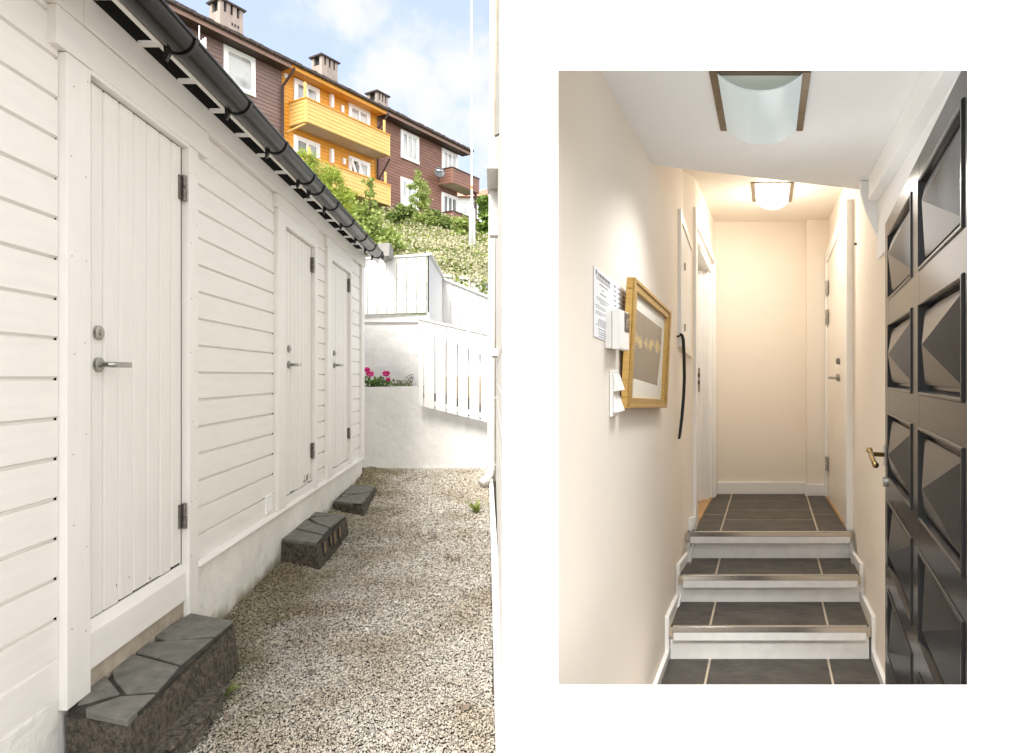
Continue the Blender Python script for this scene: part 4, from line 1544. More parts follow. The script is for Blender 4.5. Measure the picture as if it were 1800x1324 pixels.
# flagpole
Yp = 18.9
p0 = P(830, 416, Yp)
fp = thing('flagpole', 'tall white flagpole rising from the flowering bank', 'flagpole', p0)
mb = MB()
mb.tube([P(829.5, 425, Yp), P(829.2, 330, Yp), P(829, 4, Yp)], [.034, .026, .015], 12)
mb.build('pole', M['pole_white'], fp, smooth=True)
mb = MB()
mb.box(Frame((p0.x, Yp, 0), (1, 0, 0), (0, 1, 0)), -.085, -.036, -.05, .05, p0.z - .5, Z(368, Yp))
mb.box(Frame((p0.x, Yp, 0), (1, 0, 0), (0, 1, 0)), .036, .085, -.05, .05, p0.z - .5, Z(368, Yp))
mb.build('base_clamp', M['pole_white'], fp, bevel=.01)
mb = MB()
mb.tube([P(829, 3.9, Yp), P(829, 1.5, Yp), P(829, -1, Yp)], [.02, .04, .02], 10)
mb.build('finial', M['pole_white'], fp)
mb = MB()
mb.tube([P(829.2, 332, Yp), P(829.2, 327, Yp)], .034, 12)
mb.build('rust_band', M['orange_rust'], fp)

# ================================================================== PAGE MARGIN ON THE RIGHT, BUILT AS A WHITE HOUSE
YF, TH = 1.36, 0.03                                       # facade distance, wall thickness at the opening
XL = (883 - CX) / F * YF
rh = thing('page_margin_house', 'white house on the right whose front wall stands for the blank page margin, with a large rectangular opening onto a stairway', 'house', (1.2, YF, -.3))
ox0, ox1 = (981 - CX) / F * YF, (1701 - CX) / F * YF
oz0, oz1 = Z(1204, YF), Z(124, YF)
gx, gzz = .05, .06
X1, Z0, Z1 = 4.2, -.36, 6.6
mb = MB()
A = [(XL, Z0), (X1, Z0), (X1, Z1), (XL, Z1)]
B = [(ox0, oz0), (ox1, oz0), (ox1, oz1), (ox0, oz1)]
Cc = [(ox0 - gx, oz0 - gzz), (ox1 + .10, oz0 - gzz), (ox1 + .10, oz1 + gzz), (ox0 - gx, oz1 + gzz)]
vs = [(x, YF, z) for x, z in A] + [(x, YF, z) for x, z in B] + [(x, YF + TH, z) for x, z in Cc] + [(x, YF + TH, z) for x, z in A]
fs = []
for i in range(4):
    j = (i + 1) % 4
    fs += [(i, j, 4 + j, 4 + i), (4 + i, 4 + j, 8 + j, 8 + i), (8 + i, 8 + j, 12 + j, 12 + i), (12 + i, 12 + j, j, i)]
mb.add(vs, fs)
mb.build('page_wall', M['facade_white'], rh)  # blank white page margin, built as a wall with an opening
# alley side: base board, cladding, corner board, downpipe
side_fr = Frame((0.0335, 0, 0), (-.0394, 1, 0), (-1, 0, 0))
Y0s, Y1s = YF + TH + .001, 7.2
mb = MB()
mb.hexa([side_fr.p(s, d, z) for z, zz in ((-.36, 0), (Z(842, 7.2), 1)) for s, d in ((Y0s, 0), (Y1s, 0), (Y1s, -.04), (Y0s, -.04))])
mb.build('base_board', M['facade_white'], rh)
sf2 = Frame((0.028, 0, 0), (-.0283, 1, 0), (-1, 0, 0))
mb = MB()
siding(mb, sf2, Y0s, 7.05, Z(842, 7.2) + .002, 6.6, 1.3, .14, 0.0, .014, .014)
mb.build('cladding', M['side_white'], rh)
mb = MB()
mb.box(sf2, 2.0, 7.16, -.045, -.016, .1, 6.6)
mb.build('side_wall', M['side_white'], rh)
mb = MB()
mb.box(sf2, 7.06, 7.18, -.20, .012, Z(842, 7.2) + .002, 6.6)
mb.build('corner_board', M['side_white'], rh)
mb = MB()                                                 # weathered board hanging at the upper side
mb.prism([P(869.5, 238, 3.2), P(882.9, 231, 3.2), P(886, 230, 3.2), P(886, -60, 3.2), P(877, -60, 3.2)], (0, .03, 0))
mb.build('hanging_board', M['grey_panel'], rh)
mb = MB()
mb.prism([P(866.8, 233, 3.23), P(869.5, 238, 3.199), P(877, -60, 3.199), P(873, -60, 3.23)], (0.002, .03, 0))
mb.build('board_edge', M['raw_edge'], rh)
mb = MB()                                                 # window surround with its drip board
mb.box(sf2, 4.45, 4.56, -.02, .055, Z(416, 4.5), Z(337, 4.5))
mb.build('window_casing', M['side_white'], rh, bevel=.003)
mb = MB()
mb.box(sf2, 4.0, 4.58, -.02, .07, Z(336.5, 4.5), Z(331, 4.5))
mb.build('drip_board', M['side_white'], rh, bevel=.003)
mb = MB()
mb.box(sf2, 4.3, 4.8, -.02, .04, Z(628, 4.6), Z(616, 4.6))
mb.build('sill', M['side_white'], rh, bevel=.003)
mb = MB()
Yd = 6.95
mb.tube([P(867.5, -40, Yd), P(866.5, 200, Yd), P(863.2, 700, Yd), P(863, 822, Yd), P(861.5, 834, Yd - .02), P(857, 841, Yd - .05), P(845, 848.5, Yd - .12)], .040, 14)
pipe = mb.build('downpipe', M['pipe_white'], rh, smooth=True)
for y in (700, 378, 818):
    mb = MB()
    x = 863.2 if y > 500 else 865.4
    mb.tube([P(x, y + 2.2, Yd), P(x, y - 2.2, Yd)], .045, 14)
    mb.tube([P(x, y, Yd), P(x + 9, y - 1, Yd)], .008, 6)
    mb.build('pipe_clip', M['pipe_white'], pipe)
# remaining shell of the house so that the stairway is enclosed
mb = MB()
shell = Frame((0, 0, 0), (1, 0, 0), (0, 1, 0))
mb.box(shell, X1 - .2, X1, YF + TH + .001, 7.18, -.36, 6.6)
mb.box(shell, -.17, X1, 7.185, 7.35, -.36, 6.6)
mb.build('outer_wall', M['facade_white'], rh)
mb = MB()
mb.box(shell, -.35, X1 + .2, YF - .02, 7.5, 6.601, 6.75)
mb.build('roof', M['roof_tile'], rh)

# ================================================================== THE STAIRWAY INSIDE
HS = (1351 - CX) / F


def H(w, Y, z=0.0):
    return Vector((HS * Y + w, Y, z))


hall = Frame((0, 0, 0), (HS, 1, 0), (1, 0, 0))            # s = distance, d = sideways from the hall's axis


def hw(x, Y):
    return (x - 1351) / F * Y


def hY(x, w):
    return w * F / (x - 1351)


Y1n, Y2n, Y3n = 3.30, 3.65, 3.982
T0, T1, T2, T3 = -.082, .089, .2415, .404
YBK = 5.29
ZS, ZC = 2.322, 2.602
LW = [(-.53, 1.392), (-.53, 3.0), (-.52, 3.98), (-.462, 4.10), (-.437, YBK)]
RW = [(.548, 1.392), (.545, 3.4), (.532, 3.98), (.500, 4.12), (.478, YBK)]


def wl(tab, Y):
    for (w0, y0), (w1, y1) in zip(tab, tab[1:]):
        if y0 <= Y <= y1:
            return w0 + (w1 - w0) * (Y - y0) / (y1 - y0)
    return tab[-1][0] if Y > tab[-1][1] else tab[0][0]


def wall_run(tab, Ya, Yb, z0, z1, sgn, m, name, th=.018):
    mb = MB()
    ys = sorted({Ya, Yb} | {y for _, y in tab if Ya < y < Yb})
    ins = [H(wl(tab, y), y, z0) for y in ys]
    out = [H(wl(tab, y) + sgn * th, y, z0) for y in reversed(ys)]
    mb.prism(ins + out, (0, 0, z1 - z0))
    return mb.build(name, m)


DL0, DL1 = 4.165, 5.20                                    # left doorway
DR0, DR1 = 4.13, 5.18                                     # right door
kind(wall_run(LW, 1.392, DL0, T0 - .2, 2.8, -1, M['cream'], 'hallway_wall_left'))
kind(wall_run(LW, DL0, DL1, 2.22, 2.8, -1, M['cream'], 'wall_over_doorway'))
kind(wall_run(LW, DL1, YBK + .1, T0 - .2, 2.8, -1, M['cream'], 'wall_beside_doorway'))
kind(wall_run(RW, 1.392, YBK + .1, T0 - .2, 2.8, 1, M['cream'], 'hallway_wall_right'))
mb = MB()
mb.box(hall, YBK, YBK + .12, -.60, .62, T0 - .2, 2.8)
kind(mb.build('hallway_wall_back', M['cream']))
mb = MB()
mb.box(hall, YBK - .075, YBK - .0005, hw(1418, YBK - .07), .50, T3 - .05, 2.7)
kind(mb.build('wall_pilaster', M['cream']))
# ceilings
mb = MB()
p = [H(-.60, 1.391), H(.70, 1.391), H(.70, 3.45), H(.484, 3.397), H(-.53, 3.0), H(-.60, 3.0)]
mb.prism([Vector((v.x, v.y, ZS)) for v in p], (0, 0, .5))
kind(mb.build('lower_ceiling', M['ceiling'], bevel=.004))
mb = MB()
mb.box(hall, 2.6, YBK + .12, -.65, .75, ZC, ZC + .12)
kind(mb.build('upper_ceiling', M['ceiling_cream']))
mb = MB()
mb.box(hall, 1.392, 3.163, .483, .66, 2.206, ZS - .001)
kind(mb.build('ceiling_beam', M['ceiling'], bevel=.006))
mb = MB()
pp = [(1512.5, 338), (1517, 354), (1523, 372), (1531, 391), (1541, 412), (1549, 428), (1557, 444), (1620, 470), (1620, 316), (1512, 318)]
mb.prism([P(x, y, 3.22) for x, y in pp], (HS * .03, .03, 0))
kind(mb.build('ceiling_haunch', M['ceiling'], bevel=.003))

mb = MB()
mb.box(hall, 1.4, 3.219, .534, .5445, 1.93, 2.2055)
kind(mb.build('wall_above_door', M['ceiling']))

# staircase
stair = thing('staircase', 'short flight of three slate tiled steps with white risers up to a landing', 'staircase', H(0, 3.3, T0))


def tiles(mb, Ya, Yb, wa, wb, z, g=.006, th=.012, gy=.006):
    mb.hexa([H(w, y, q) for q in (z - th, z) for w, y in ((wa + g, Ya + gy), (wb - g, Ya + gy), (wb - g, Yb - gy), (wa + g, Yb - gy))])


WL, WR = -.500, .512
treads = [(1.4, Y1n + .035, T0, 'floor'), (Y1n + .006, Y2n + .03, T1, 'tread'), (Y2n + .006, Y3n + .03, T2, 'tread'), (Y3n + .006, YBK - .002, T3, 'landing')]
for i, (ya, yb, z, nm) in enumerate(treads):
    mb = MB()
    e0 = (-.56, .58) if i == 0 else (WL - .004, WR + .004)
    mb.hexa([H(w, y, q) for q in (z - .05, z - .0035) for w, y in ((e0[0], ya), (e0[1], ya), (e0[1], yb), (e0[0], yb))])
    sl = mb.build(nm, M['grout'], stair)
    mb = MB()
    if i == 0:
        ycuts = [2.75, 3.052, yb]
    elif i < 3:
        ycuts = [ya, yb]
    else:
        ycuts = None
    if ycuts:
        for a, b in zip(ycuts, ycuts[1:]):
            for wa, wb in ((e0[0], -.298), (-.298, .302), (.302, e0[1])):
                tiles(mb, a, b, wa, wb, z)
    else:
        for cuts, wa, wb in (([ya, 4.506, YBK - .002], e0[0], -.296), ([ya, 4.34, 4.68, 5.01, YBK - .002], -.296, .303), ([ya, 4.52, YBK - .002], .303, e0[1])):
            for a, b in zip(cuts, cuts[1:]):
                tiles(mb, a, b, wa, wb, z, gy=.011)
    mb.build('tiles', M['tile'], sl, bevel=.002)
    if i == 0:
        mb = MB()
        for a, b in zip((1.4, 1.75, 2.1, 2.45), (1.75, 2.1, 2.45, 2.75)):
            for wa, wb in ((e0[0], -.298), (-.298, .302), (.302, e0[1])):
                tiles(mb, a, b, wa, wb, z)
        mb.build('bounce_tiles', M['pale_bounce'], sl, bevel=.002)  # unseen pale floor, added to bounce light up to the ceiling
wn = [(-.4835, .497), (-.4815, .500), (-.480, .501)]
for i, (yn, z, zl) in enumerate(((Y1n, T1, T0), (Y2n, T2, T1), (Y3n, T3, T2))):
    wa, wb = wn[i]
    mb = MB()
    mb.hexa([H(w, y, q) for q in (z - .024, z + .0015) for w, y in ((wa, yn - .006), (wb, yn - .006), (wb, yn + .0055), (wa, yn + .0055))])
    mb.hexa([H(w, y, q) for q in (z + .0016, z + .004) for w, y in ((wa, yn - .006), (wb, yn - .006), (wb, yn + .020), (wa, yn + .020))])
    mb.build('nosing_strip', M['alu'], stair, bevel=.002)
    mb = MB()
    mb.hexa([H(w, y, q) for q in (z - .066, z - .025) for w, y in ((wa + .004, yn - .004), (wb - .004, yn - .004), (wb - .004, yn + .03), (wa + .004, yn + .03))])
    mb.build('nosing_board', M['riser_white'], stair, bevel=.002)
    mb = MB()
    mb.hexa([H(w, y, q) for q in (zl - .01, z - .050) for w, y in ((WL, yn + .0305), (WR, yn + .0305), (WR, yn + .05), (WL, yn + .05))])
    mb.build('riser', M['riser_white'], stair)
# stepped skirting boards either side (one stepped board per side)
for sgn, tab, wedge, name in ((-1, LW, WL, 'l'), (1, RW, WR, 'r')):
    mb = MB()
    ys = [(2.4, Y1n + .06, T0), (Y1n + .06, Y2n + .06, T1), (Y2n + .06, Y3n + .05, T2)]
    hgt = .155
    # silhouette of the stepped board: level with the treads, sloping between
    prof = [(1.45, T0 + .045), (3.315, T0 + .045), (3.316, T1 + .05), (3.69, T1 + .05), (3.691, T2 + .055), (4.03, T2 + .055), (4.031, T3 + .078), (4.083, T3 + .078)]
    inner = [(y, z) for y, z in prof]
    pts = [H(wl(tab, y) - sgn * .001, y, z) for y, z in inner] + [H(wl(tab, 4.083) - sgn * .001, 4.083, T3 - .02), H(wl(tab, 3.0) - sgn * .001, 3.4, T0 - .15), H(wl(tab, 3.0) - sgn * .001, 1.45, T0 - .15)]
    mb.prism(pts, (-sgn * .022, 0, 0))
    mb.build('skirting_board', M['gloss_white'], stair, bevel=.003)
mb = MB()
mb.box(hall, YBK - .017, YBK - .001, -.43, hw(1418, YBK - .07) - .001, T3 - .002, T3 + .094)
mb.box(hall, YBK - .092, YBK - .0755, hw(1418, YBK - .07) - .014, .475, T3 - .002, T3 + .09)
o = mb.build('skirting_board', M['gloss_white'], stair, bevel=.003)

# left doorway: casing, lining, door edge, threshold
ld = thing('interior_doorway', 'white moulded door frame in the left wall at the top of the stairs', 'door frame', H(-.46, 4.6, T3))
zA, zB = Z(365, 4.1), Z(461, 5.23)
mb = MB()
mb.hexa([H(w, y, z) for z in (T3, zA) for w, y in ((-.50, 4.085), (-.452, 4.085), (-.450, 4.165), (-.50, 4.165))])
mb.build('casing', M['gloss_white'], ld, bevel=.004)
mb = MB()
mb.hexa([H(w, y, z) for z in (T3, zB) for w, y in ((-.50, 5.12), (-.415, 5.12), (-.410, 5.262), (-.50, 5.262))])
mb.hexa([H(w, y, z) for z in (T3, zB - .05) for w, y in ((-.56, 5.06), (-.435, 5.06), (-.432, 5.119), (-.56, 5.119))])
mb.hexa([H(w, y, z) for z in (T3, zB - .10) for w, y in ((-.60, 4.99), (-.458, 4.99), (-.455, 5.059), (-.60, 5.059))])
mb.build('casing', M['gloss_white'], ld, bevel=.004)
mb = MB()
mb.hexa([H(-.50, 4.166, zA - .11), H(-.450, 4.166, zA - .11), H(-.412, 5.262, zB - .10 + .06), H(-.50, 5.262, zB - .10 + .06),
         H(-.50, 4.166, zA - .002), H(-.450, 4.166, zA - .002), H(-.412, 5.262, zB + .001), H(-.50, 5.262, zB + .001)])
mb.hexa([H(-.58, 4.166, zA - .18), H(-.470, 4.166, zA - .18), H(-.440, 5.119, zB - .12), H(-.58, 5.119, zB - .12),
         H(-.58, 4.166, zA - .111), H(-.470, 4.166, zA - .111), H(-.440, 5.119, zB - .055), H(-.58, 5.119, zB - .055)])
mb.build('head_casing', M['gloss_white'], ld, bevel=.004)
mb = MB()
mb.hexa([H(w, y, z) for z in (T3 - .01, T3 + .012) for w, y in ((-.62, 4.166), (-.452, 4.166), (-.436, 5.11), (-.62, 5.11))])
mb.build('threshold', M['oak'], ld, bevel=.003)
dr = MB()
dr.hexa([H(w, y, z) for z in (T3 + .015, zB - .12) for w, y in ((-.66, 4.90), (-.500, 4.90), (-.500, 4.945), (-.66, 4.945))])
door_ = dr.build('door', M['gloss_white'], ld, bevel=.002)
mb = MB()
zq = Z(668, 4.9)
mb.box(hall, 4.893, 4.8995, -.535, -.512, zq - .09, zq + .09)
pl = mb.build('lock_plate', M['steel'], door_)
mb = MB()
for dz in (.035, -.02):
    mb.box(hall, 4.8905, 4.8925, -.531, -.516, zq + dz - .014, zq + dz + .014)
mb.build('latch_hole', M['black'], door_)
mb = MB()
mb.hexa([H(w, y, z) for z in (T3, 2.3) for w, y in ((-.72, 4.17), (-.68, 4.17), (-.68, 5.3), (-.72, 5.3))])
mb.build('lining', M['gloss_white'], ld)

# right door
rd = thing('interior_door', 'closed cream door with a steel lever in the right wall of the landing', 'door', H(.49, 4.6, T3))
zA, zB = Z(352, 4.06), Z(455, 5.2)
mb = MB()
mb.hexa([H(w, y, z) for z in (T3, zA) for w, y in ((.480, 4.03), (.56, 4.03), (.56, 4.125), (.480, 4.125))])
mb.build('casing', M['gloss_white'], rd, bevel=.004)
mb = MB()
mb.hexa([H(w, y, z) for z in (T3, zB) for w, y in ((.447, 5.115), (.56, 5.115), (.56, 5.21), (.447, 5.21))])
mb.build('casing', M['gloss_white'], rd, bevel=.004)
mb = MB()
mb.hexa([H(.482, 4.126, zA - .10), H(.56, 4.126, zA - .10), H(.56, 5.21, zB - .05), H(.450, 5.21, zB - .05),
         H(.482, 4.126, zA), H(.56, 4.126, zA), H(.56, 5.21, zB + .045), H(.450, 5.21, zB + .045)])
mb.build('head_casing', M['gloss_white'], rd, bevel=.004)
mb = MB()
mb.hexa([H(.488, 4.126, T3 + .012), H(.535, 4.126, T3 + .012), H(.535, 5.114, T3 + .012), H(.462, 5.114, T3 + .012),
         H(.488, 4.126, zA - .101), H(.535, 4.126, zA - .101), H(.535, 5.114, zB - .0505), H(.462, 5.114, zB - .0505)])
dl = mb.build('door_leaf', M['cream_door'], rd)
mb = MB()
mb.hexa([H(w, y, z) for z in (T3, T3 + .011) for w, y in ((.478, 4.126), (.53, 4.126), (.53, 5.114), (.450, 5.114))])
mb.build('threshold', M['oak'], rd)
for y0, y1 in ((519, 494), (570, 545), (827, 803)):
    mb = MB()
    Yh = 5.10
    for a, b in ((0, .48), (.52, 1)):
        za, zb2 = Z(y0, Yh), Z(y1, Yh)
        mb.tube([H(.453, Yh, za + (zb2 - za) * a), H(.453, Yh, za + (zb2 - za) * b)], .011, 10)
    mb.box(hall, Yh - .07, Yh, .4535, .458, Z(y0, Yh), Z(y1, Yh))
    mb.build('hinge', M['steel'], dl)
mb = MB()
Yl, zl = 4.42, Z(664, 4.42)
w0 = .475
mb.tube([H(w0 + .01, Yl, zl), H(w0 - .012, Yl, zl)], .024, 16)
mb.tube([H(w0, Yl, zl), H(w0 - .05, Yl, zl), H(w0 - .055, Yl + .01, zl), H(w0 - .055, Yl + .13, zl)], .010, 10)
mb.build('handle', M['steel'], dl)
mb = MB()
zk = Z(635, 4.40)
mb.tube([H(w0 + .01, Yl, zk), H(w0 - .010, Yl, zk)], .022, 16)
mb.build('lock', M['steel_dark'], dl)
mb = MB()
Yh = 3.95
mb.tube([H(wl(RW, Yh) - .001, Yh, Z(429, Yh)), H(wl(RW, Yh) - .014, Yh, Z(429, Yh))], .007, 8)
tag(mb.build('wall_hook', M['black'], None), 'tiny dark hook high on the right wall near the cream door', 'hook')

# wall cupboard recess left of the doorway
cb = thing('wall_cupboard', 'narrow white framed wall cupboard with small hinges left of the doorway', 'cupboard', H(-.52, 3.9, 1.5))
def wallq(x):                                             # distance where a sight line meets the left wall
    lo, hi = 1.5, 5.2
    for _ in range(40):
        m_ = (lo + hi) / 2
        if 1351 + wl(LW, m_) / m_ * F < x:
            lo = m_
        else:
            hi = m_
    return (lo + hi) / 2
ya, yb = 3.76, 4.065
wA, wB = -.527, -.480
zt0, zt1, zb0, zb1 = Z(367, ya), Z(430, yb), Z(610, ya), Z(628, yb)
mb = MB()
mb.hexa([H(w, y, z) for z in (zb0, zt0) for w, y in ((-.54, ya), (-.502, ya), (-.500, ya + .035), (-.54, ya + .035))])
mb.build('frame', M['gloss_white'], cb, bevel=.003)
mb = MB()
mb.hexa([H(-.54, ya + .036, zt0 - .05), H(-.506, ya + .036, zt0 - .05), H(-.470, yb, zt1 - .04), H(-.53, yb, zt1 - .04),
         H(-.54, ya + .036, zt0), H(-.506, ya + .036, zt0), H(-.470, yb, zt1), H(-.53, yb, zt1)])
mb.hexa([H(-.54, ya + .036, zb0), H(-.506, ya + .036, zb0), H(-.470, yb, zb1 - .01), H(-.53, yb, zb1 - .01),
         H(-.54, ya + .036, zb0 + .035), H(-.506, ya + .036, zb0 + .035), H(-.470, yb, zb1 + .035), H(-.53, yb, zb1 + .035)])
mb.build('frame', M['cream_door'], cb, bevel=.003)
mb = MB()
mb.hexa([H(-.545, ya + .036, zb0 + .036), H(-.515, ya + .036, zb0 + .036), H(-.480, yb, zb1 + .036), H(-.53, yb, zb1 + .036),
         H(-.545, ya + .036, zt0 - .051), H(-.515, ya + .036, zt0 - .051), H(-.480, yb, zt1 - .041), H(-.53, yb, zt1 - .041)])
cd = mb.build('cupboard_door', M['gloss_white'], cb)
for y in (469, 576):
    mb = MB()
    zz = Z(y, 3.9)
    mb.tube([H(-.499, 3.90, zz - .022), H(-.499, 3.90, zz + .022)], .006, 8)
    mb.build('hinge', M['steel'], cd)
# black strap
mb = MB()
sp = [(1196.5, 586), (1199, 589), (1201, 598), (1202.5, 630), (1203, 665), (1201.5, 700), (1198.5, 735), (1195, 764), (1193.5, 772)]
half = [1.6, 2.6, 3.0, 2.8, 2.8, 2.8, 2.8, 2.6, 2.2]
Yst = 3.70
for (xa, y_a), (xb, y_b), ha, hb in zip(sp, sp[1:], half, half[1:]):
    mb.hexa([P(xa - ha, y_a, Yst), P(xa + ha, y_a, Yst), P(xa + ha, y_a, Yst + .006), P(xa - ha, y_a, Yst + .006),
             P(xb - hb, y_b, Yst), P(xb + hb, y_b, Yst), P(xb + hb, y_b, Yst + .006), P(xb - hb, y_b, Yst + .006)])
mb.tube([P(1196.5, 586, Yst + .003), P(1196, 590, Yst + .003), P(1190, 592, Yst + .003)], .006, 8)
tag(mb.build('hanging_strap', M['strap']), 'curved black strap hanging from the corner of the wall cupboard', 'strap')

# ------------------------------------------------------------------ things on the left wall
def lwp(Y, out, z):
    return H(wl(LW, Y) + out, Y, z)


def sheet(name, label, x0, x1, yt0, yt1, yb0, yb1, lines, group, out=.002):
    ya, yb = hY(x0, -.53), hY(x1, -.53)
    za, zb, zc, zd = Z(yt0, ya), Z(yt1, yb), Z(yb1, yb), Z(yb0, ya)
    p = thing(name, label, 'notice', lwp((ya + yb) / 2, 0, za), group)
    mb = MB()
    mb.prism([lwp(ya, out, zd), lwp(yb, out, zc), lwp(yb, out, zb), lwp(ya, out, za)], (.0012, 0, 0))
    mb.build('sheet', M['paper'], p)
    mb = MB()
    for (u0, u1, v, h) in lines:
        # words: broken runs along one printed line
        u = u0
        while u < u1:
            e = min(u1, u + random.uniform(.03, .10))
            q = []
            for uu, vv in ((u, v + h), (e, v + h), (e, v), (u, v)):
                Y = ya + (yb - ya) * uu
                zt_ = za + (zb - za) * uu
                zb_ = zd + (zc - zd) * uu
                q.append(lwp(Y, out + .0014, zt_ + (zb_ - zt_) * vv))
            mb.prism(q, (.0003, 0, 0))
            u = e + .02
    kind(mb.build('printed_lines', M['ink'], p), 'stuff')


L1 = [(.08, .17, .035, .07), (.22, .90, .055, .05), (.10, .92, .125, .012), (.12, .9, .15, .010), (.3, .75, .20, .016), (.42, .52, .27, .014), (.34, .66, .33, .016),
      (.12, .85, .41, .010), (.15, .8, .44, .010), (.3, .7, .47, .010), (.08, .9, .53, .009), (.08, .6, .56, .009), (.08, .9, .62, .009), (.08, .45, .65, .009),
      (.25, .75, .72, .011), (.2, .8, .75, .010), (.2, .78, .78, .010), (.08, .92, .81, .008), (.22, .75, .86, .011), (.22, .88, .90, .010), (.25, .7, .93, .011), (.25, .75, .965, .011)]
sheet('wall_notice', 'printed white notice with a bold heading on the cream wall, left of the thermostat', 1042.3, 1073.6, 466, 492.5, 591, 604, L1, 'printed notices on the hallway wall')
L2 = []
for r in range(12):
    v = .06 + r * .075
    L2 += [(.10, .25, v, .022), (.38, .55, v, .022), (.70, .94, v, .022)]
sheet('wall_notice', 'printed white price list in columns partly behind the thermostat', 1074.2, 1100.5, 492.5, 511, 606, 618, L2, 'printed notices on the hallway wall')

# thermostat
ya, yb = 2.118, 2.272
tz0, tz1 = Z(613, 2.09), Z(541, 2.09)
th_ = thing('thermostat', 'white wall thermostat with a dark display beside the gilt picture', 'thermostat', lwp(2.18, 0, tz0))
mb = MB()
for k in range(14):
    z = tz0 + .006 + (tz1 - tz0 - .02) * k / 14
    mb.hexa([lwp(y, o_, zz) for zz in (z, z + .0065) for y, o_ in ((ya - .002, .002), (yb, .002), (yb, .022), (ya - .002, .022))])
mb.hexa([lwp(y, o_, zz) for zz in (tz0 + .003, tz1 - .006) for y, o_ in ((ya, .0012), (yb, .0012), (yb, .020), (ya, .020))])
mb.build('back_plate', M['plastic'], th_)
mb = MB()
mb.hexa([lwp(y, o_, zz) for zz in (tz0, tz1) for y, o_ in ((ya, .0225), (yb, .0225), (yb, .046), (ya, .046))])
mb.build('cover', M['plastic'], th_, bevel=.003)
mb = MB()
mb.hexa([lwp(y, o_, zz) for zz in (tz0 + .062, tz1 - .004) for y, o_ in ((ya + .080, .0463), (yb - .004, .0463), (yb - .004, .048), (ya + .080, .048))])
dsp = mb.build('display', M['plastic_dark'], th_)
mb = MB()
mb.hexa([lwp(y, o_, zz) for zz in (tz0 + .075, tz1 - .022) for y, o_ in ((ya + .096, .0482), (yb - .022, .0482), (yb - .022, .0486), (ya + .096, .0486))])
mb.build('screen', M['lcd'], dsp)

# light switches: double rocker plate
ya, yb = 2.175, 2.268
sz0, sz1 = Z(733, 2.18), Z(651, 2.18)
sw = thing('light_switch', 'white double rocker light switch below the thermostat', 'light switch', lwp(2.22, 0, sz0))
mb = MB()
mb.hexa([lwp(y, o_, zz) for zz in (sz0, sz1) for y, o_ in ((ya, .0012), (yb, .0012), (yb, .012), (ya, .012))])
mb.build('plate', M['plastic'], sw, bevel=.003)
hh = (sz1 - sz0)
for z0, z1 in ((sz0 + hh * .08, sz0 + hh * .45), (sz0 + hh * .54, sz0 + hh * .91)):
    mb = MB()
    mb.prism([lwp(ya + .006, .0125, z0), lwp(ya + .006, .034, z0 + .004), lwp(ya + .006, .016, z1), lwp(ya + .006, .0125, z1)], hall.u * (yb - ya - .012))
    mb.build('rocker', M['plastic'], sw, bevel=.002)

# framed picture
pf = thing('framed_picture', 'gilt framed dark print with golden shapes hanging on the cream wall', 'picture', lwp(2.75, 0, 1.2))
ya, yb = 2.312, 3.165
pz0, pz1 = 1.2435, 1.7075
lean0, lean1 = .012, .034                                # hangs leaning out at the top


def pic(u, v, o_):
    """u along, v up (0..1), o_ out from the leaning back plane"""
    Y = ya + (yb - ya) * u
    z = pz0 + (pz1 - pz0) * v + (-.040 * u)
    return lwp(Y, lean0 + (lean1 - lean0) * v + o_, z)


fw_u, fw_v = .085, .085
mb = MB()
for (u0, u1, v0, v1) in ((0, 1, 0, fw_v), (0, 1, 1 - fw_v, 1), (0, fw_u, fw_v, 1 - fw_v), (1 - fw_u, 1, fw_v, 1 - fw_v)):
    mb.hexa([pic(u, v, o_) for o_ in (-.006, .020) for u, v in ((u0, v0), (u1, v0), (u1, v1), (u0, v1))])
for (u0, u1, v0, v1) in ((0, 1, 0, .03), (0, 1, .97, 1), (0, .03, .03, .97), (.97, 1, .03, .97)):
    mb.hexa([pic(u, v, o_) for o_ in (.0201, .026) for u, v in ((u0, v0), (u1, v0), (u1, v1), (u0, v1))])
mb.build('frame', M['gilt'], pf, bevel=.002)
mb = MB()
mb.hexa([pic(u, v, o_) for o_ in (.001, .006) for u, v in ((fw_u, fw_v), (1 - fw_u, fw_v), (1 - fw_u, 1 - fw_v), (fw_u, 1 - fw_v))])
mb.build('mount', M['mount'], pf)


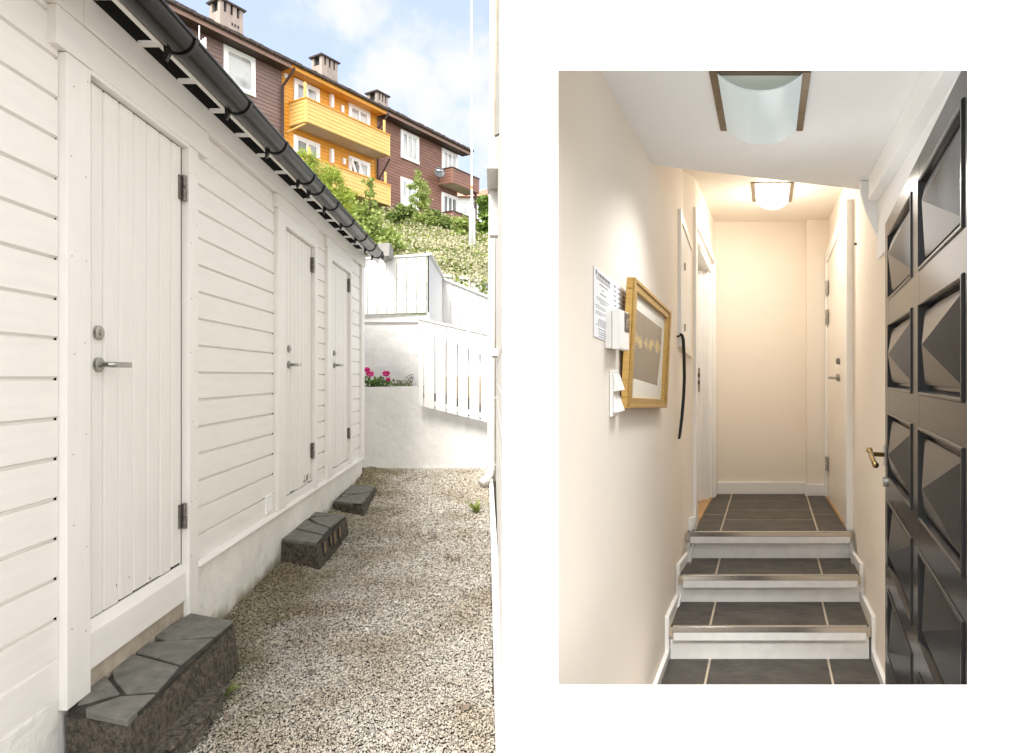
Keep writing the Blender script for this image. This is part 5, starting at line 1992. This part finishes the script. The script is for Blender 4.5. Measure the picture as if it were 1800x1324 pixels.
def print_mat():
    m, nt, b = new_mat('print_golden_shapes')
    N, L = nt.nodes, nt.links
    tc = N.new('ShaderNodeTexCoord')
    sep = N.new('ShaderNodeSeparateXYZ')
    L.new(tc.outputs['Generated'], sep.inputs['Vector'])
    mp = N.new('ShaderNodeMapping')
    mp.inputs['Scale'].default_value = (0, 6.0, 4.0)
    L.new(tc.outputs['Generated'], mp.inputs['Vector'])
    nz = N.new('ShaderNodeTexNoise')
    nz.inputs['Scale'].default_value = 1.3
    nz.inputs['Detail'].default_value = 3
    L.new(mp.outputs['Vector'], nz.inputs['Vector'])
    # band around the middle height
    def mth(op, a, b_=None):
        n_ = N.new('ShaderNodeMath')
        n_.operation = op
        for i, q in enumerate((a, b_)):
            if q is None:
                continue
            if isinstance(q, (int, float)):
                n_.inputs[i].default_value = q
            else:
                L.new(q, n_.inputs[i])
        return n_.outputs[0]
    band = mth('SUBTRACT', 0.15, mth('ABSOLUTE', mth('SUBTRACT', sep.outputs['Z'], .60)))
    band = mth('MULTIPLY', band, 2.2)
    fac = mth('ADD', nz.outputs['Fac'], band)
    cr = N.new('ShaderNodeValToRGB')
    cr.color_ramp.elements[0].position = .66
    cr.color_ramp.elements[0].color = (0.165, 0.135, 0.098, 1)
    cr.color_ramp.elements[1].position = .86
    cr.color_ramp.elements[1].color = (0.50, 0.36, 0.13, 1)
    L.new(fac, cr.inputs['Fac'])
    L.new(cr.outputs['Color'], b.inputs['Base Color'])
    b.inputs['Roughness'].default_value = .25
    return m


mb = MB()
mb.hexa([pic(u, v, o_) for o_ in (.0061, .0066) for u, v in ((.12, .245), (.83, .215), (.84, .79), (.12, .80))])
mb.build('print', print_mat(), pf)

# ceiling lamps
def ceiling_lamp(label, w0, w1, Ya, Yb, zc, mglass, inset=.027, sag=.052):
    l = thing('ceiling_lamp', label, 'lamp', H((w0 + w1) / 2, (Ya + Yb) / 2, zc), 'ceiling lamps of the hallway')
    mb = MB()
    mb.hexa([H(w, y, z) for z in (zc - .008, zc - .0005) for w, y in ((w0, Ya), (w0 + inset * 1.15, Ya), (w0 + inset * 1.15, Yb), (w0, Yb))])
    mb.hexa([H(w, y, z) for z in (zc - .008, zc - .0005) for w, y in ((w1 - inset * 1.15, Ya), (w1, Ya), (w1, Yb), (w1 - inset * 1.15, Yb))])
    for y0, y1 in ((Ya, Ya + .022), (Yb - .022, Yb)):
        mb.hexa([H(w, y, z) for z in (zc - .0079, zc - .0005) for w, y in ((w0 + inset * 1.15 + .0005, y0), (w1 - inset * 1.15 - .0005, y0), (w1 - inset * 1.15 - .0005, y1), (w0 + inset * 1.15 + .0005, y1))])
    mb.build('metal_frame', M['bronze'], l, bevel=.0015)
    mb = MB()
    mb.hexa([H(w, y, z) for z in (zc - .006, zc - .0006) for w, y in ((w0 + inset * 1.2, Ya + .023), (w1 - inset * 1.2, Ya + .023), (w1 - inset * 1.2, Yb - .023), (w0 + inset * 1.2, Yb - .023))])
    mb.build('back_plate', M['ceiling_cream'], l)
    mb = MB()
    n = 22
    a, b = w0 + inset, w1 - inset
    ys = (Ya + .004, Yb - .014)
    vs = []
    for y in ys:
        for off in (0, .004):
            for k in range(n + 1):
                q = k / n
                ww = a + (b - a) * q
                dz = sag * (1 - abs(2 * q - 1) ** 2.3)
                vs.append(H(ww, y, zc - .009 - dz - off))
    m_ = n + 1
    fs = []
    for k in range(n):
        fs.append((m_ + k, m_ + k + 1, 3 * m_ + k + 1, 3 * m_ + k))
        fs.append((k + 1, k, 2 * m_ + k, 2 * m_ + k + 1))
        fs.append((k, k + 1, m_ + k + 1, m_ + k))
        fs.append((2 * m_ + k + 1, 2 * m_ + k, 3 * m_ + k, 3 * m_ + k + 1))
    mb.add(vs, fs)
    g = mb.build('glass_shade', mglass, l, smooth=True)
    g.modifiers.new('split', 'EDGE_SPLIT').split_angle = R(50)
    return l


ceiling_lamp('curved bluish white glass ceiling lamp, nearer and larger, on the low white ceiling', -.188, .134, 2.062, 2.556, ZS, M['opal_cool'])
ceiling_lamp('lit curved glass ceiling lamp above the landing, farther and smaller', -.112, .163, 4.20, 4.66, ZC, M['opal_lit'])


def shade_light(loc, power, col, w, l, spread=180):
    li = bpy.data.lights.new('lamp_and_fill', 'AREA')
    li.shape = 'RECTANGLE'
    li.size, li.size_y = w, l
    li.spread = R(spread)
    li.energy = power
    li.color = col
    o = bpy.data.objects.new('lamp_and_fill', li)
    COL.objects.link(o)
    o.location = loc
    return o


def point_light(loc, power, col, rad):
    li = bpy.data.lights.new('lamp_and_fill', 'POINT')
    li.energy = power
    li.color = col
    li.shadow_soft_size = rad
    o = bpy.data.objects.new('lamp_and_fill', li)
    COL.objects.link(o)
    o.location = loc
    return o


shade_light(H(-.027, 2.31, ZS - .072), 1.9, (.95, .98, 1.0), .26, .44, 125)
shade_light(H(.025, 4.43, ZC - .072), 1.15, (1.0, .95, .88), .21, .40)
point_light(H(.025, 4.43, ZC - .16), 0.9, (1.0, .93, .85), .10)
for q in (1.80, 2.60):  # unseen fill lights below the nearer lamp, added to even the left wall
    point_light(H(.17, q, ZS - .44), 0.62, (.95, .98, 1.0), .24)

# ------------------------------------------------------------------ black panelled front door, standing open
DX = .456
dX0 = 656 / F * 2.95
fd = thing('front_door', 'open glossy black front door with rows of raised pyramid panels', 'door', (dX0 + DX * (2.2 - 2.95), 2.2, T0 + .02))
dfr = Frame((dX0 - DX * 2.95, 0, 0), (DX, 1, 0), Vector((-1, DX, 0)).normalized())   # s = distance, d = out of the visible face
cols = [(1.442, 2.029), (2.176, 2.824)]
rows = [(1.967, 1.688), (1.582, 1.303), (1.197, .915), (.815, .534), (.434, .154)]
z_top, z_bot = 2.042, T0 + .015
ss = [1.388, cols[0][0], cols[0][1], cols[1][0], cols[1][1], 2.95]
zz_ = [z_top] + [v for r in rows for v in r] + [z_bot]
mb = MB()
for i in (0, 2, 4):                                       # stiles
    mb.box(dfr, ss[i], ss[i + 1], -.044, 0, z_bot, z_top)
for i in (1, 3):                                          # rails between the panels
    for j in range(0, len(zz_) - 1, 2):
        mb.box(dfr, ss[i] + .0004, ss[i + 1] - .0004, -.0435, -.0002, zz_[j + 1], zz_[j])
mb.build('door_leaf', M['black_paint'], fd)
for (s0, s1) in cols:
    for (z1, z0) in rows:
        mb = MB()
        ms, mz = .024, .016                               # moulding widths (length, height)
        for lo_o, hi_o, in_o, h0, h1 in ((.012, .0, .5, 0.0, .013),):
            pass
        # moulding: outer bevel, flat crest, inner slope down into the recess
        lv = [(-.3, .0005), (-.1, .005), (.3, .005), (.5, .0005), (1.0, -.022)]
        rg = []
        for t_, d in lv:
            a, b, c, e = s0 + ms * t_, s1 - ms * t_, z0 + mz * t_, z1 - mz * t_
            rg.append([dfr.p(a, d, c), dfr.p(b, d, c), dfr.p(b, d, e), dfr.p(a, d, e)])
        # step, then the pyramid
        a, b, c, e = s0 + ms * 1.6, s1 - ms * 1.6, z0 + mz * 1.7, z1 - mz * 1.7
        rg.append([dfr.p(a, -.022, c), dfr.p(b, -.022, c), dfr.p(b, -.022, e), dfr.p(a, -.022, e)])
        rg.append([dfr.p(a, -.010, c), dfr.p(b, -.010, c), dfr.p(b, -.010, e), dfr.p(a, -.010, e)])
        vs = [v for r in rg for v in r]
        fs = [(4 * k + i, 4 * k + (i + 1) % 4, 4 * k + 4 + (i + 1) % 4, 4 * k + 4 + i) for k in range(len(rg) - 1) for i in range(4)]
        vs.append(dfr.p((a + b) / 2, .036, (c + e) / 2))
        k = 4 * (len(rg) - 1)
        fs += [(k + i, k + (i + 1) % 4, len(vs) - 1) for i in range(4)]
        mb.add(vs, fs)
        mb.build('pyramid_panel', M['black_paint'], fd, bevel=.0015)
mb = MB()
zh = Z(800, 2.9)
mb.box(dfr, 2.885, 2.935, .0005, .008, zh - .05, zh + .045)
mb.build('escutcheon', M['steel'], fd, bevel=.002)
mb = MB()
c = dfr.p(2.91, .008, zh)
mb.tube([c, dfr.p(2.91, .055, zh), dfr.p(2.908, .066, zh + .002)], [.010, .010, .012], 12)
mb.tube([dfr.p(2.91, .060, zh + .004), dfr.p(2.84, .062, zh - .006), dfr.p(2.78, .058, zh - .022), dfr.p(2.75, .055, zh - .028)], [.012, .010, .010, .013], 12)
mb.tube([dfr.p(2.93, .060, zh + .006), dfr.p(2.96, .062, zh + .012)], [.011, .014], 12)
mb.build('handle', M['brass'], fd, smooth=True)
mb = MB()
zk = Z(848, 2.9)
mb.tube([dfr.p(2.91, .0005, zk), dfr.p(2.91, .012, zk)], .022, 16)
mb.build('lock', M['steel'], fd)

# ================================================================== WORLD, SUN, CAMERA
SUN_EL, SUN_AZ = R(47), R(-20)                            # behind the viewer, a little to the left
w = bpy.data.worlds.new('World')
scene.world = w
w.use_nodes = True
nt = w.node_tree
N, L = nt.nodes, nt.links
bg = N['Background']
sky = N.new('ShaderNodeTexSky')
sky.sky_type = 'NISHITA'
sky.sun_disc = False
sky.sun_elevation = SUN_EL
sky.sun_rotation = R(180) + SUN_AZ * -1 * -1
sky.air_density = 1.0
sky.dust_density = 1.2
tc = N.new('ShaderNodeTexCoord')
nrm = N.new('ShaderNodeVectorMath')
nrm.operation = 'NORMALIZE'
L.new(tc.outputs['Generated'], nrm.inputs[0])
nz = N.new('ShaderNodeTexNoise')
nz.inputs['Scale'].default_value = 11.0
nz.inputs['Detail'].default_value = 8
nz.inputs['Roughness'].default_value = .62
L.new(nrm.outputs['Vector'], nz.inputs['Vector'])
acc = None


def wm(op, a, b_=None, c_=None):
    n_ = N.new('ShaderNodeMath')
    n_.operation = op
    for i, q in enumerate((a, b_, c_)):
        if q is None:
            continue
        if isinstance(q, (int, float)):
            n_.inputs[i].default_value = q
        else:
            L.new(q, n_.inputs[i])
    return n_.outputs[0]


for (x, y, rad, amt) in ((600, 15, .085, 1.2), (560, 40, .06, .7), (700, 130, .09, 1.25), (655, 150, .06, .8), (815, 125, .085, 1.25), (760, 175, .09, 1.0), (850, 210, .11, 1.0), (780, 95, .07, .8), (720, 300, .16, .8)):
    d = Vector(((x - CX) / F, 1, (HY - y) / F)).normalized()
    vm = N.new('ShaderNodeVectorMath')
    vm.operation = 'SUBTRACT'
    L.new(nrm.outputs['Vector'], vm.inputs[0])
    vm.inputs[1].default_value = d
    ln = N.new('ShaderNodeVectorMath')
    ln.operation = 'LENGTH'
    L.new(vm.outputs['Vector'], ln.inputs[0])
    q = wm('SUBTRACT', 1.0, wm('DIVIDE', ln.outputs['Value'], rad))
    q = wm('MULTIPLY', wm('MAXIMUM', q, 0.0), amt)
    acc = q if acc is None else wm('MAXIMUM', acc, q)
# brighter broken cloud added out of view to lift the skylight
nz2 = N.new('ShaderNodeTexNoise')
nz2.inputs['Scale'].default_value = 2.4
nz2.inputs['Detail'].default_value = 7
L.new(nrm.outputs['Vector'], nz2.inputs['Vector'])
loc = wm('ADD', acc, wm('MULTIPLY', wm('SUBTRACT', nz.outputs['Fac'], .5), 2.6))
loc = wm('MULTIPLY', loc, wm('GREATER_THAN', acc, 0.0001))
mr = N.new('ShaderNodeMapRange')
mr.interpolation_type = 'SMOOTHSTEP'
mr.inputs['From Min'].default_value = .10
mr.inputs['From Max'].default_value = 1.0
L.new(loc, mr.inputs['Value'])
sepw = N.new('ShaderNodeSeparateXYZ')
L.new(nrm.outputs['Vector'], sepw.inputs['Vector'])
behind = wm('MULTIPLY', wm('LESS_THAN', sepw.outputs['Y'], .35), .9)
mr2 = N.new('ShaderNodeMapRange')
mr2.interpolation_type = 'SMOOTHSTEP'
mr2.inputs['From Min'].default_value = .34
mr2.inputs['From Max'].default_value = .62
L.new(nz2.outputs['Fac'], mr2.inputs['Value'])
cloud_fill = wm('MULTIPLY', mr2.outputs['Result'], behind)
cloud = mr.outputs['Result']
# thin veil low in the sky
hz_ = N.new('ShaderNodeMapRange')
hz_.inputs['From Min'].default_value = 0.0
hz_.inputs['From Max'].default_value = .62
hz_.inputs['To Min'].default_value = .92
hz_.inputs['To Max'].default_value = .7
L.new(sepw.outputs['Z'], hz_.inputs['Value'])
mixv = N.new('ShaderNodeMix')
mixv.data_type = 'RGBA'
L.new(hz_.outputs['Result'], mixv.inputs[0])
L.new(sky.outputs['Color'], mixv.inputs[6])
mixv.inputs[7].default_value = (1.52, 1.72, 2.36, 1)
mixc = N.new('ShaderNodeMix')
mixc.data_type = 'RGBA'
L.new(cloud, mixc.inputs[0])
L.new(mixv.outputs[2], mixc.inputs[6])
mixc.inputs[7].default_value = (2.15, 2.18, 2.3, 1)
mixd = N.new('ShaderNodeMix')
mixd.data_type = 'RGBA'
L.new(cloud_fill, mixd.inputs[0])
L.new(mixc.outputs[2], mixd.inputs[6])
mixd.inputs[7].default_value = (9.4, 9.1, 8.6, 1)
L.new(mixd.outputs[2], bg.inputs['Color'])
bg.inputs['Strength'].default_value = .10

sl = bpy.data.lights.new('sun', 'SUN')
sl.energy = 1.5
sl.angle = R(26)
sl.color = (1.0, .955, .89)
so = bpy.data.objects.new('sun', sl)
COL.objects.link(so)
so.location = (0, -20, 20)
# light travels away from the viewer and slightly to the right
ld_ = Vector((math.cos(SUN_EL) * math.sin(-SUN_AZ), math.cos(SUN_EL) * math.cos(SUN_AZ), -math.sin(SUN_EL)))
so.rotation_euler = ld_.to_track_quat('-Z', 'Y').to_euler()
sky.sun_rotation = math.atan2(-ld_.x, -ld_.y)

cam = bpy.data.cameras.new('camera')
cam.sensor_width = 36
cam.lens = F / 1800 * 36
cam.shift_y = -2 / 1800
cam.clip_end = 2000
cam.clip_start = .05
co = bpy.data.objects.new('camera', cam)
COL.objects.link(co)
co.location = (0, 0, EYE)
co.rotation_euler = (R(90), 0, 0)
scene.camera = co

scene.view_settings.view_transform = 'Standard'
scene.view_settings.look = 'None'
scene.view_settings.gamma = 1
scene.view_settings.exposure = 2.22
scene.cycles.max_bounces = 10
scene.cycles.diffuse_bounces = 7
